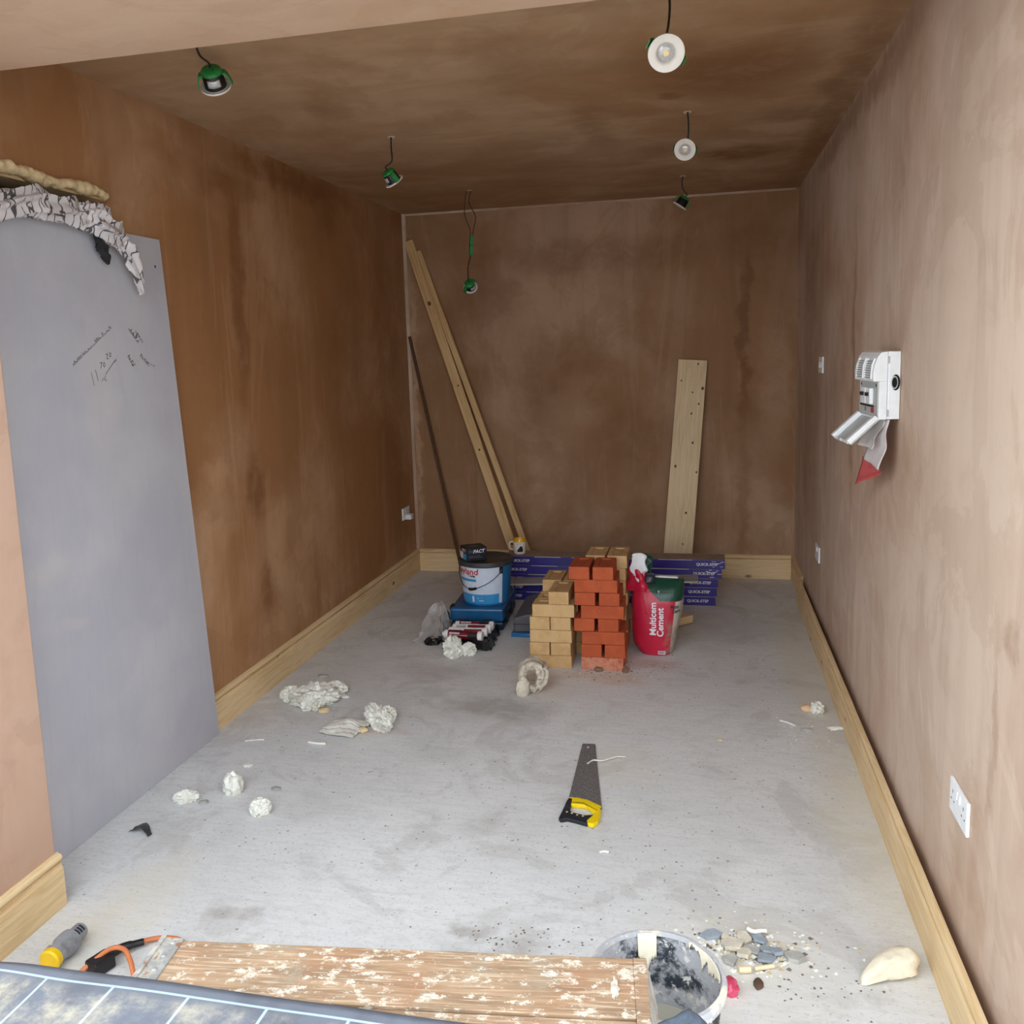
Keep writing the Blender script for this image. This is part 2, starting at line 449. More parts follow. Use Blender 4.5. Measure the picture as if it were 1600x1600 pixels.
# driveway outside the opening
struct(MB().box(-6, 9, -9, FRONT, -.14, -.003).build('ground', plain('driveway_concrete', srgb(176, 172, 166), .85)))

# ================================================================== leaning and wall-hung things
WHITE_P = plain('white_plastic', srgb(232, 234, 236), .35, var=.03, spec=.5)
GREY_P = plain('grey_plastic', srgb(176, 178, 176), .45, var=.04)
BLACK_P = plain('black_plastic', srgb(26, 26, 28), .4, var=.1)
DARK_HOLE = plain('dark_recess', srgb(22, 18, 16), .9)
PENCIL = plain('pencil_graphite', srgb(84, 78, 76), .7)

# --- grey plasterboard sheet leaning over the opening
def board_mat():
    m, nt, b = new_mat('plasterboard_paper')
    v = coords(nt)
    a = nz(nt, v, 2.2, 5, .6)
    col = mix(nt, rng(nt, a, .35, .7), srgb(178, 177, 186), srgb(190, 189, 194))
    s = nz(nt, coords(nt, (1, 1, .12)), 40, 4)
    col = mix(nt, math_n(nt, 'MULTIPLY', rng(nt, s, .5, .8), .25), col, srgb(168, 164, 170))
    f = patches(nt, v, [((0, 2.42, .95), (.3, .11, .06), .3), ((0, 2.75, 1.5), (.3, .12, .3), .25), ((0, 2.5, .75), (.3, .1, .03), .25)], .06)
    col = mix(nt, f, col, srgb(206, 198, 194))
    setc(nt, b, col); b.inputs['Roughness'].default_value = .8; b.inputs['Specular IOR Level'].default_value = .2
    return m
BZ = 2.09
def bx_front(z): return .032 + (.014 - .032) * z / BZ
bt = thing('plasterboard_sheet', 'large grey plasterboard sheet leaning over the opening in the left wall', 'plasterboard', (0, 0, 0))
th = .0125
q = [(2.122, 0), (3.312, 0), (3.195, BZ), (2.122, BZ)]
mb = MB()
mb.add([(bx_front(z), y, z + .001) for y, z in q] + [(bx_front(z) - th, y, z + .001) for y, z in q],
       [(0,1,2,3), (7,6,5,4), (0,4,5,1), (1,5,6,2), (2,6,7,3), (3,7,4,0)])
mb.build('sheet', board_mat(), bt)
def strokes(mb, lines, w=.0022):
    for ln in lines:
        for (y0, z0), (y1, z1) in zip(ln[:-1], ln[1:]):
            d = Vector((y1-y0, z1-z0)); L = d.length
            if L < 1e-6: continue
            n = Vector((-d.y, d.x)) / L * w * .5
            qs = [(y0-n.x, z0-n.y), (y1-n.x, z1-n.y), (y1+n.x, z1+n.y), (y0+n.x, z0+n.y)]
            mb.add([(bx_front(z) + .0009, y, z) for y, z in qs], [(0,1,2,3)])
def scrawl(a, b, h, n, seed):
    """a line of handwriting from a to b, letters about h high"""
    r = random.Random(seed); A, B = Vector(a), Vector(b); d = (B-A); L = d.length; d /= L
    nrm = Vector((-d.y, d.x)); out = []; cur = []
    for i in range(n):
        t = L * i / (n-1); up = h * (r.random()*.9 if i % 2 else -.05)
        if r.random() < .12: up *= 1.7
        cur.append(tuple(A + d*t + nrm*up))
        if r.random() < .13 and len(cur) > 2: out.append(cur); cur = []
    if len(cur) > 1: out.append(cur)
    return out
mb = MB(); strokes(mb, scrawl((2.628, 1.612), (2.849, 1.744), .016, 54, 4)); mb.build('pencil_note', PENCIL, bt)
mb = MB()
strokes(mb, [[(2.715,1.588),(2.724,1.540)], [(2.738,1.596),(2.748,1.556)], [(2.765,1.618),(2.777,1.622),(2.768,1.600)],
             [(2.788,1.622),(2.782,1.611),(2.788,1.604),(2.794,1.613),(2.788,1.622)], [(2.802,1.648),(2.812,1.652),(2.806,1.633),(2.817,1.634)],
             [(2.824,1.655),(2.820,1.643),(2.828,1.640),(2.832,1.652),(2.824,1.655)], [(2.79,1.578),(2.856,1.632)],
             [(2.768,1.556),(2.778,1.566)], [(2.79,1.575),(2.782,1.560),(2.795,1.556)], [(2.848,1.620),(2.858,1.628)]])
mb.build('pencil_note', PENCIL, bt)
mb = MB(); strokes(mb, scrawl((2.945, 1.742), (2.995, 1.690), .022, 26, 9) + scrawl((2.985, 1.735), (3.022, 1.69), .016, 14, 2), .0026); mb.build('pencil_note', PENCIL, bt)
mb = MB(); strokes(mb, scrawl((2.925, 1.640), (2.952, 1.602), .022, 16, 5)); mb.build('pencil_note', PENCIL, bt)
mb = MB(); strokes(mb, scrawl((3.0, 1.640), (3.05, 1.60), .016, 16, 7) + scrawl((3.035, 1.62), (3.086, 1.598), .012, 12, 8)); mb.build('pencil_note', PENCIL, bt)
mb = MB(); strokes(mb, [[(3.150, 1.990), (3.150, 1.979)]], .008); mb.build('screw_hole', DARK_HOLE, bt)

# --- expanding foam bead over the timber head
def wobble_tube(pts, rads, n=90, seg=18, amp=.25, freq=30, seed=0, squash=(1, 1, 1)):
    P = bez(pts, max(2, n // (len(pts)-1)))
    m = len(P); rs = []
    for i, c in enumerate(P):
        t = (P[min(i+1, m-1)] - P[max(i-1, 0)]).normalized()
        a = Vector((1, 0, 0)); b = t.cross(a).normalized()
        u = i/(m-1)*(len(rads)-1); k = min(int(u), len(rads)-2); r = rads[k] + (rads[k+1]-rads[k])*(u-k)
        ring = []
        for s in range(seg):
            th_ = 2*math.pi*s/seg
            d = a*math.cos(th_)*squash[0] + b*math.sin(th_)*squash[1]
            pnt = c + d*r
            nn = noise.noise(pnt*freq + Vector((seed, seed*2, 0))) + .5*noise.noise(pnt*freq*2.3)
            ring.append(c + d*r*(1 + amp*nn))
        rs.append(ring)
    return rs
FOAM = plain('expanding_foam', srgb(222, 198, 154), .85, var=.1, scale=60, bmp=.5)
mb = MB().rings(wobble_tube([(.012,2.16,2.222),(.014,2.395,2.222),(.016,2.5,2.218),(.014,2.613,2.212),(.016,2.769,2.218),(.014,2.892,2.208)], [.016,.02,.019,.021,.018,.02,.012], 100, 16, .45, 34, 3))
o = mb.build('expanding_foam_bead', FOAM, smooth=80)
tag(o, 'yellowish expanding foam bead along the head of the boarded opening', 'foam')

# --- patterned cloth stuffed along the top of the board
def cloth_mat():
    m, nt, b = new_mat('patterned_cloth')
    v = coords(nt)
    w = N(nt, 'ShaderNodeTexVoronoi'); w.feature = 'DISTANCE_TO_EDGE'; w.inputs['Scale'].default_value = 1.0
    mp = N(nt, 'ShaderNodeMapping'); mp.inputs['Scale'].default_value = (9, 34, 11); mp.inputs['Rotation'].default_value = (.7, .2, .4)
    wz = N(nt, 'ShaderNodeTexNoise'); wz.inputs['Scale'].default_value = 9
    nt.links.new(v, wz.inputs['Vector'])
    ad = N(nt, 'ShaderNodeVectorMath'); ad.operation = 'MULTIPLY_ADD'
    nt.links.new(wz.outputs['Color'], ad.inputs[0]); ad.inputs[1].default_value = (.06, .06, .06); nt.links.new(v, ad.inputs[2])
    nt.links.new(ad.outputs[0], mp.inputs[0]); nt.links.new(mp.outputs[0], w.inputs['Vector'])
    line = math_n(nt, 'MULTIPLY', rng(nt, w.outputs['Distance'], .03, .07, 1, 0), rng(nt, nz(nt, v, 24, 2), .36, .44))
    base = mix(nt, nz(nt, v, 8, 3), srgb(196, 190, 194), srgb(222, 216, 214))
    col = mix(nt, math_n(nt, 'MULTIPLY', line, .9), base, srgb(50, 44, 46))
    setc(nt, b, col); b.inputs['Roughness'].default_value = .9; b.inputs['Specular IOR Level'].default_value = .15
    bump(nt, b, nz(nt, v, 60, 4), .3, .004)
    return m
CLOTH = cloth_mat()
def crumple_tube(pts, rads, n, seg, folds, amp, seed, squash=.75):
    P = bez(pts, max(2, n // (len(pts)-1))); m = len(P); rs = []
    for i, c in enumerate(P):
        t = (P[min(i+1, m-1)] - P[max(i-1, 0)]).normalized()
        a = Vector((1, 0, 0)); b = t.cross(a).normalized()
        s_ = i/(m-1); u = s_*(len(rads)-1); k = min(int(u), len(rads)-2); r = rads[k] + (rads[k+1]-rads[k])*(u-k)
        ring = []
        for q_ in range(seg):
            th_ = 2*math.pi*q_/seg
            d = a*math.cos(th_)*squash + b*math.sin(th_)
            p0 = c + d*r
            nn = noise.noise(p0*9 + Vector((seed, 0, 0)))
            f = abs(math.sin(folds*th_*.5 + 7*s_ + 2.0*nn + seed))
            f2 = abs(math.sin(11*s_ + 1*th_ + 2.5*nn))
            ring.append(c + d*r*(1 - amp*f - .5*amp*f2 + .25*nn))
        rs.append(ring)
    return rs
rag = thing('cloth_bundle', 'crumpled white cloth with dark branch pattern stuffed over the plasterboard top', 'cloth', (0, 0, 0))
mb = MB()
mb.rings(crumple_tube([(.06,2.13,2.10),(.065,2.30,2.09),(.07,2.40,2.120),(.072,2.50,2.124),(.07,2.60,2.118),(.066,2.675,2.105),(.068,2.70,2.10)], [.03,.055,.066,.064,.064,.05,.03], 110, 44, 5, .42, 1.3))
mb.rings(crumple_tube([(.066,2.655,2.14),(.074,2.72,2.12),(.078,2.79,2.088),(.072,2.85,2.06),(.066,2.89,2.03)], [.02,.058,.07,.055,.03], 80, 44, 6, .4, 4.1))
mb.rings(crumple_tube([(.062,2.84,2.09),(.07,2.90,2.03),(.07,2.945,1.965),(.064,2.972,1.91),(.056,2.99,1.868)], [.02,.046,.042,.03,.013], 80, 40, 5, .42, 7.7))
mb.build('cloth', CLOTH, rag, smooth=70)
mb = MB().rings(crumple_tube([(.045,2.77,2.06),(.05,2.795,2.02),(.048,2.815,1.985),(.045,2.83,1.965)], [.015,.03,.026,.008], 24, 20, 4, .4, 2.2))
mb.build('dark_piece', plain('dark_piece_plain', srgb(40, 38, 40), .85), rag, smooth=60)  # dark crumpled piece below the cloth

# --- sockets and switches
SLOT = plain('socket_slot', srgb(60, 60, 62), .6)
def socket_mesh():
    """double socket on a wall, outward normal local +x, width along y"""
    t = thing('double_socket', 'x', 'socket')
    MB().box(0, .009, -.0735, .0735, -.043, .043).build('plate', WHITE_P, t, bevel=.003)
    for s in (-1, 1):
        MB().prism([(.009, .012), (.0125, .012), (.0105, .034), (.009, .034)], s*.012-.008, s*.012+.008, 'y').build('rocker_switch', WHITE_P, t)
        mb = MB()
        mb.box(.0088, .0094, s*.045-.002, s*.045+.002, .010, .019)
        mb.box(.0088, .0094, s*.045-.0145, s*.045-.0085, -.010, -.006)
        mb.box(.0088, .0094, s*.045+.0085, s*.045+.0145, -.010, -.006)
        mb.build('pin_slots', SLOT, t)
    return t
def place(t, loc, rz, label, group=None):
    t.location = loc; t.rotation_euler = (0, 0, rz); t['label'] = label
    if group: t['group'] = group
    return t
s0 = socket_mesh(); s1 = copy_tree(s0); s2 = copy_tree(s0)
place(s0, (W, 2.213, .482), math.pi, 'white double socket low on the right wall, nearest the opening', 'white double sockets')
place(s1, (W, 4.96, .478), math.pi, 'white double socket low on the right wall near the far corner', 'white double sockets')
place(s2, (0, 5.985, .482), 0, 'white double socket on the left wall near the far corner with adaptor', 'white double sockets')
# adaptor plugged into the left-hand socket
pa = thing('plug_adaptor', 'small white plug adaptor in the left wall socket', 'plug', (.0095, 5.985, .46))
MB().box(0, .045, -.03, .03, -.02, .016).build('body', WHITE_P, pa, bevel=.004)
MB().box(.0445, .0458, .004, .018, -.006, .006).build('outlet', SLOT, pa)
# light switch above
sw = thing('light_switch', 'white two-gang light switch halfway up the far right wall', 'light switch', (W, 4.95, 1.494), math.pi)
MB().box(0, .009, -.0735, .0735, -.043, .043).build('plate', WHITE_P, sw, bevel=.003)
for s in (-1, 1):
    MB().prism([(.009, -.015), (.014, -.015), (.0105, .015), (.009, .015)], s*.028-.011, s*.028+.011, 'y').build('rocker', WHITE_P, sw)

# --- consumer unit hanging a little off the right wall
cu = thing('consumer_unit', 'white plastic consumer unit with open flap on the right wall', 'fuse box', (W-.001, 3.035, 1.36), math.pi + math.radians(5))
CW = .235
MB().box(0, .038, -CW, 0, 0, .217).build('back_box', WHITE_P, cu, bevel=.003)
mb = MB().prism([(.039, .0), (.064, .0), (.064, .122), (.039, .122)], -CW+.002, -.002, 'y')
mb.build('front_cover', WHITE_P, cu, bevel=.002)
hood = MB().prism([(.039,.122),(.082,.122),(.083,.15),(.079,.175),(.070,.2),(.060,.214),(.039,.217)], -CW+.002, -.002, 'y').build('hood', WHITE_P, cu, bevel=.002)
CREAM = plain('breaker_cream', srgb(206, 204, 192), .5, var=.03)
MB().box(.0635, .0655, -CW+.016, -.014, .006, .118).build('breaker_panel', GREY_P, cu)
for k in range(2):
    y0 = -.066 - k*.058
    br = MB().box(.065, .076, y0-.048, y0, .046, .098).build('breaker', WHITE_P, cu, bevel=.0015)
    MB().box(.0755, .083, y0-.036, y0-.012, .072, .084).build('lever', BLACK_P, br)
MB().box(.0652, .0672, -CW+.02, -.05, .036, .042).build('label_strip', BLACK_P, cu)
MB().box(.0652, .0664, -.085, -.05, .018, .034).build('red_sticker', plain('red_sticker_print', srgb(170, 60, 56), .5), cu)
MB().box(.0652, .0664, -.16, -.145, .02, .034).build('grey_sticker', plain('grey_sticker_print', srgb(120, 126, 118), .5), cu)
for yy in (-.03, -.205):
    sc = MB().cyl(.005, 0, .002, 12, xf=Matrix.Translation((.0655, yy, .108)) @ Matrix.Rotation(math.pi/2, 4, 'Y')).build('screw', plain('screw_steel', srgb(110, 108, 100), .4, .8), cu)
for g in range(2):
    mb = MB(); y1 = -.03 - g*.1
    for k in range(8):
        z0 = .132 + k*.0075
        xo = .0825 if z0 < .155 else .0825 - (z0-.155)*.22
        mb.box(xo-.006, xo+.0022, y1-.07, y1, z0, z0+.003)
    mb.build('vent_grille', plain('vent_grey%d' % g, srgb(140, 140, 136), .6), cu)
    for yy in (y1+.004, y1-.074):
        MB().prism([(.081,.13),(.0865,.13),(.084,.172),(.076,.195),(.07,.195)], yy-.003, yy+.003, 'y').build('vent_rib', WHITE_P, cu)
# cable knockout and clips on the near side
xf = Matrix.Translation((.015, .0005, .118)) @ Matrix.Rotation(-math.pi/2, 4, 'X')
MB().cyl(.0175, -.001, .0012, 24, xf=xf @ Matrix.Diagonal((.75, 1.45, 1, 1))).build('knockout', DARK_HOLE, cu)
MB().lathe([(.0175,.0),(.0175,.004),(.0145,.005),(.0135,.001)], 24, xf=xf @ Matrix.Translation((.004,0,0)) @ Matrix.Diagonal((.6, 1.2, 1, 1))).build('grommet', GREY_P, cu, smooth=60)
for zz in (.02, .19):
    MB().box(.034, .04, -.002, .0022, zz-.011, zz+.011).build('clip', GREY_P, cu, bevel=.001)
# flap dropped open: shallow tray hinged at the lower front edge
fm = Matrix.Translation((.062, 0, .002)) @ Matrix.Rotation(math.radians(43), 4, 'Y')
mb = MB()
mb.box(0, .118, -CW+.004, -.004, -.004, 0, 0, fm)
flap = mb.build('flap', GREY_P, cu)
mb = MB()
mb.box(0, .118, -CW+.004, -CW+.03, 0, .016, 0, fm); mb.build('flap_wall', WHITE_P, flap, bevel=.002)
mb = MB()
mb.box(0, .118, -.03, -.004, 0, .016, 0, fm); mb.build('flap_wall', WHITE_P, flap, bevel=.002)
mb = MB().box(.112, .12, -CW+.03, -.03, -.002, .007, 0, fm); mb.build('flap_lip', WHITE_P, flap, bevel=.002)
MB().box(.113, .122, -.135, -.11, .004, .012, 0, fm).build('catch', GREY_P, flap)

# leaflet hanging from under the unit
lf = thing('safety_leaflet', 'crumpled white and red paper leaflet hanging below the consumer unit', 'paper', (0, 0, 0))
def sheet(c00, c10, c01, c11, bow, nu=10, nv=10, seed=0):
    A, B, C_, D_ = map(Vector, (c00, c10, c01, c11))
    def fn(u, v):
        p = A*(1-u)*(1-v) + B*u*(1-v) + C_*(1-u)*v + D_*u*v
        n = noise.noise(Vector((u*2.6+seed, v*2.6, seed)))
        return p + Vector((bow*(math.sin(math.pi*u)*.5 + n), 0, 0))
    return fn
PAPER = plain('leaflet_paper', srgb(214, 206, 204), .7, var=.05, scale=12)
RPAPER = plain('leaflet_red_print', srgb(196, 88, 88), .7, var=.06, scale=12)
mb = MB().grid(sheet((2.680,3.03,1.358), (2.652,3.19,1.358), (2.650,3.005,1.20), (2.640,3.24,1.208), .012, seed=1), 12, 12)
mb.build('page', PAPER, lf, smooth=60, solid=.0008)
mb = MB().grid(sheet((2.648,3.005,1.199), (2.638,3.25,1.216), (2.655,3.02,1.185), (2.635,3.37,1.098), .014, seed=5), 12, 8)
mb.build('red_page', RPAPER, lf, smooth=60, solid=.0008)
mb = MB().grid(sheet((2.672,3.06,1.36), (2.64,3.2,1.36), (2.632,3.07,1.26), (2.61,3.2,1.262), .016, seed=8), 10, 8)
mb.build('folded_page', PAPER, lf, smooth=60, solid=.0008)

# --- downlights dangling from the ceiling
GREEN = plain('green_plastic', srgb(34, 128, 62), .4, var=.08)
BEZEL = plain('bezel_white', srgb(226, 220, 212), .45, var=.03)
SILVER = plain('rating_label_silver', srgb(196, 196, 198), .35, .3, var=.2, scale=220)
def lens_mat():
    m, nt, b = new_mat('faceted_lens')
    tc = N(nt, 'ShaderNodeTexCoord'); v = tc.outputs['Object']
    c = mix(nt, nz(nt, v, 180, 2), srgb(150, 150, 152), srgb(216, 214, 210))
    setc(nt, b, c); b.inputs['Roughness'].default_value = .2; b.inputs['Metallic'].default_value = .3
    return m
LENS = lens_mat(); LED = plain('led_chip_yellow', srgb(236, 214, 164), .5)
def frame(loc, axis, roll=0.0):
    z = Vector(axis).normalized()
    x = Vector((0, 0, 1)).cross(z)
    if x.length < 1e-3: x = Vector((1, 0, 0))
    x.normalize(); y = z.cross(x)
    R = Matrix((x, y, z)).transposed().to_4x4()
    return Matrix.Translation(Vector(loc)) @ R @ Matrix.Rotation(roll, 4, 'Z')
def downlight(loc, axis, roll, label, cable, k=1.0, box=None):
    """axis: from the white bezel to the green end cap"""
    t = thing('downlight', label, 'downlight', loc, 0, 'downlights dangling from the ceiling')
    L = Vector(loc); F = frame((0, 0, 0), axis, roll) @ Matrix.Diagonal((k, k, k, 1)) @ Matrix.Translation((0, 0, -.022))
    MB().lathe([(.034,.003),(.033,.012),(.031,.044),(.026,.048),(0.0005,.048)], 28, xf=F).build('housing', BLACK_P, t, smooth=50)
    MB().lathe([(.0005,.060),(.018,.060),(.027,.057),(.0325,.051),(.0325,.046),(.028,.046)], 28, xf=F).build('end_cap', GREEN, t, smooth=50)
    MB().lathe([(.0003,.0605),(.003,.0608),(.003,.058)], 10, xf=F @ Matrix.Translation((.008, -.01, 0))).build('cap_screw', BLACK_P, t)
    MB().lathe([(.0455,.003),(.0465,0),(.0455,-.003),(.030,-.005),(.026,-.003),(.023,.004),(.022,.010)], 40, xf=F).build('bezel', BEZEL, t, smooth=50)
    ln = MB().lathe([(.0225,.006),(.014,.002),(.008,.0005)], 28, xf=F).build('lens', LENS, t)
    MB().lathe([(.0082,.0004),(.006,-.001),(.0004,-.0015)], 16, xf=F).build('led_chip', LED, t)
    # rating label wrapped round the housing
    def arc(u, v):
        a = math.radians(-125 + 70*u); r = .0342 - .002*v
        return F @ Vector((r*math.cos(a), r*math.sin(a), .014 + .022*v))
    MB().grid(arc, 10, 3).build('rating_label', SILVER, t, smooth=60, solid=.0006)
    for s in (0, 1):
        G = F @ Matrix.Rotation(math.pi*s, 4, 'Z')
        pts = [(.030,.046),(.039,.044),(.045,.034),(.049,.018),(.053,.004),(.050,.002),(.046,.016),(.042,.030),(.036,.038),(.030,.039)]
        mb = MB()
        vs = [(x, w, z) for w in (-.011, .011) for x, z in pts]; n = len(pts)
        mb.add(vs, [tuple(range(n))[::-1], tuple(range(n, 2*n))] + [(i, (i+1)%n, n+(i+1)%n, n+i) for i in range(n)], 0, G)
        mb.build('spring_clip', GREEN, t)
    top = F @ Vector((0, .004, .058))
    pts = [top, top + Vector(axis).normalized()*.018] + [Vector(c) - L for c in cable]
    if box:
        bt_, bb_ = Vector(box[0]) - L, Vector(box[1]) - L
        MB().tube(bez([top, top + Vector(axis).normalized()*.02, (bb_ + top)*.5 + Vector((-.012, 0, 0)), bb_], 8), .0032, 8).build('cable', BLACK_P, t, smooth=60)
        Fb = frame(bb_, bt_ - bb_, .4); h = (bt_ - bb_).length
        jb = MB().prism([(-.02,-.011),(.02,-.011),(.02,.011),(-.02,.011)], .012, h, 'z', 0, Fb)
        jbo = jb.build('junction_box', GREEN, t, bevel=.003)
        MB().prism([(-.021,-.012),(.021,-.012),(.021,.012),(-.021,.012)], h*.46, h*.52, 'z', 0, Fb).build('lid_seam', plain('green_dark', srgb(22, 84, 42), .5), jbo)
        MB().rings([[(-.012,-.008,0),(.012,-.008,0),(.012,.008,0),(-.012,.008,0)], [(-.02,-.011,.013),(.02,-.011,.013),(.02,.011,.013),(-.02,.011,.013)]], xf=Fb).build('box_end', GREEN, jbo)
        BW = plain('brown_wire', srgb(70, 46, 34), .5)
        for s, mid, mid2 in ((-1, (-.042, 0, .13), (-.03, -.01, .24)), (1, (.028, 0, .11), (-.01, 0, .2))):
            c = Vector(cable[-1]) - L + Vector((s*.009, 0, 0))
            MB().tube(bez([bt_ + Vector((s*.007, 0, -.004)), bt_ + Vector((s*.012, 0, .04)), bt_ + Vector(mid), bt_ + Vector(mid2), c], 8), .003, 7).build('wire', BW, t, smooth=60)
    else:
        MB().tube(bez(pts, 8), .0034*k, 8).build('cable', BLACK_P, t, smooth=60)
    return t
CAM = Vector((2.093, 0, 1.614))
def to_cam(loc): return (CAM - Vector(loc)).normalized()
def seen_face(loc, off): return -(to_cam(loc) + Vector(off))
l = (.535, 2.775, 2.525); downlight(l, (.16, -.72, .62), .2, 'downlight showing its silver label, nearest the opening on the left', [(.533,2.70,2.58),(.553,2.64,H+.001)], 1.08)
l = (.686, 4.055, 2.432); downlight(l, (-.34, -.52, .72), -.35, 'tilted downlight with silver label, middle one of the left row', [(.700,4.03,2.50),(.698,4.035,2.56),(.697,4.043,H+.001)], 1.0)
l = (.660, 5.54, 2.036); downlight(l, (.12, -.85, .42), .8, 'downlight hanging lowest on a green junction box by the back wall', [(.691,5.49,H+.001)], 1.0, ((.683,5.54,2.345), (.670,5.54,2.222)))
l = (1.998, 2.55, 2.40); downlight(l, seen_face(l, (.10, 0, -.30)), .45, 'downlight with white face towards the opening, largest on the right', [(2.002,2.66,2.50),(2.006,2.67,2.56),(2.0,2.68,H+.001)], 1.06)
l = (2.024, 4.08, 2.462); downlight(l, seen_face(l, (-.12, 0, -.22)), .2, 'downlight with round white face, middle one of the right row', [(2.036,4.12,2.54),(2.036,4.10,2.58),(2.033,4.064,H+.001)], 1.0)
l = (1.977, 5.54, 2.458); downlight(l, (.55, -.05, .8), 1.6, 'downlight seen edge on, farthest of the right row', [(1.985,5.535,2.53),(1.978,5.53,2.57),(1.984,5.531,H+.001)], 1.0)
# drilled holes in the ceiling where the cables come through
RIM = plain('torn_paper_rim', srgb(196, 180, 164), .9)
ceil = bpy.data.objects['ceiling']
for x, y in ((.697,4.043), (.691,5.487), (2.033,4.062), (1.984,5.529), (2.0,2.68), (.553,2.64)):
    MB().cyl(.011, H-.0012, H+.004, 20, xf=Matrix.Translation((x, y, 0))).build('cable_hole', DARK_HOLE, ceil)
    MB().lathe([(.011,-.0015),(.014,-.004),(.018,-.0005)], 20, xf=Matrix.Translation((x, y, H))).build('hole_rim', RIM, ceil)

# --- timber leaning on the back wall
def beam(name, p0, p1, w, th_, mat, label, cat='plank', parent=None, group=None, bev=.002, wdir=(1,0,0)):
    p0, p1 = Vector(p0), Vector(p1); x = (p1-p0); L = x.length; x.normalize()
    wd = Vector(wdir); n = x.cross(wd).normalized(); wd = n.cross(x).normalized()
    mb = MB().box(0, L, -w/2, w/2, -th_/2, th_/2)
    o = mb.build(name, mat, parent, bevel=bev)
    R = Matrix((x, wd, n)).transposed().to_4x4(); R.translation = p0
    o.matrix_world = R
    if label: tag(o, label, cat, group)
    return o
BATTEN = wood('batten_pine', srgb(212, 178, 130), srgb(190, 150, 100), 'x', kscale=2.2)
WIDE = wood('wide_board_spruce', srgb(226, 202, 164), srgb(212, 184, 142), 'x', knots=False)
OLD = plain('weathered_stick', srgb(84, 58, 38), .8, scale=40)
bat = beam('timber_batten', (.845, 6.03, .012), (.042, 6.214, 2.42), .066, .022, BATTEN, 'longest pine batten leaning on the back wall in the left corner')
beam('timber_batten', (.945, 6.045, .012), (.112, 6.216, 2.345), .042, .022, BATTEN, 'narrower pine batten leaning just right of the longest batten')
beam('timber_lath', (.374, 6.12, .006), (.016, 6.216, 1.745), .022, .012, OLD, 'thin dark brown lath leaning in the far left corner', 'lath')
wb = beam('wide_board', (1.917, 5.985, .011), (2.033, 6.212, 1.518), .192, .020, WIDE, 'wide pale spruce board leaning on the back wall behind the flooring packs', 'board')

KNOT = plain('knot_brown', srgb(104, 70, 44), .7, var=.2, scale=120)
def knot(par, x, y, r, half, sx=1.3):
    """dark knot on the face turned to the room"""
    xf = Matrix.Translation((x, y, -half)) @ Matrix.Diagonal((r*sx, r, 1, 1))
    MB().lathe([(1, -.0006), (.6, -.0012), (.01, -.0012)], 12, xf=xf).build('knot', KNOT, par)
for t, l_, r_ in ((.012,.71,.006),(.09,.13,.005),(.14,.58,.005),(.12,.94,.009),(.19,.84,.006),(.235,.6,.006),(.365,.73,.007),(.475,.16,.008),(.495,.95,.006),(.68,.68,.007),(.82,.65,.005),(.945,.71,.007)):
    knot(wb, 1.52*(1-t), (l_-.5)*.18, r_, .010)
for t, l_, r_ in ((.185,.5,.013),(.43,.62,.006),(.62,.55,.007),(.9,.6,.008)):
    knot(bat, 2.54*(1-t), (l_-.5)*.06, r_, .011)

# ================================================================== the heap on the floor
# --- bricks
def brick_mat(name, c1, c2, c3, dust=0.0):
    m, nt, b = new_mat(name)
    v = coords(nt)
    oi = N(nt, 'ShaderNodeObjectInfo')
    off = N(nt, 'ShaderNodeVectorMath'); off.operation = 'ADD'
    cb = N(nt, 'ShaderNodeCombineXYZ')
    sc = math_n(nt, 'MULTIPLY', oi.outputs['Random'], 40.0)
    for i in range(3): nt.links.new(sc, cb.inputs[i])
    nt.links.new(v, off.inputs[0]); nt.links.new(cb.outputs[0], off.inputs[1]); p = off.outputs[0]
    col = mix(nt, rng(nt, nz(nt, p, 14, 4), .35, .65), c1, c2)
    col = mix(nt, math_n(nt, 'MULTIPLY', rng(nt, nz(nt, p, 40, 5, .7), .52, .72), .55), col, c3)
    col = mix(nt, math_n(nt, 'MULTIPLY', oi.outputs['Random'], .35), col, c2)
    if dust:
        sx = N(nt, 'ShaderNodeSeparateXYZ'); nt.links.new(v, sx.inputs[0])
        d = math_n(nt, 'MULTIPLY', rng(nt, nz(nt, p, 11, 5, .7), .35, .6), dust)
        col = mix(nt, d, col, srgb(214, 184, 158))
    setc(nt, b, col); b.inputs['Roughness'].default_value = .9; b.inputs['Specular IOR Level'].default_value = .2
    bump(nt, b, nz(nt, p, 120, 5, .7), .35, .003)
    return m
RED_B = brick_mat('red_brick_clay', srgb(186, 92, 58), srgb(172, 82, 52), srgb(196, 108, 76))
RED_D = brick_mat('red_brick_dusty', srgb(190, 94, 66), srgb(178, 84, 58), srgb(200, 114, 84), .5)
BUFF_B = brick_mat('buff_brick_clay', srgb(208, 174, 126), srgb(194, 156, 108), srgb(216, 188, 146))
def brick_proto():
    l, w, h, fr, fd = .1075, .05125, .0655, .024, .006
    mb = MB()
    o_ = [(-l,-w),(l,-w),(l,w),(-l,w)]; i1 = [(-l+fr,-w+fr),(l-fr,-w+fr),(l-fr,w-fr),(-l+fr,w-fr)]; i2 = [(x*.94, y*.8) for x, y in i1]
    vs = [(x,y,0) for x,y in o_] + [(x,y,h) for x,y in o_] + [(x,y,h) for x,y in i1] + [(x,y,h-fd) for x,y in i2]
    fs = [(3,2,1,0)] + [(i,(i+1)%4,4+(i+1)%4,4+i) for i in range(4)] + [(4+i,4+(i+1)%4,8+(i+1)%4,8+i) for i in range(4)] + [(8+i,8+(i+1)%4,12+(i+1)%4,12+i) for i in range(4)] + [(12,13,14,15)]
    mb.add(vs, fs); return mb
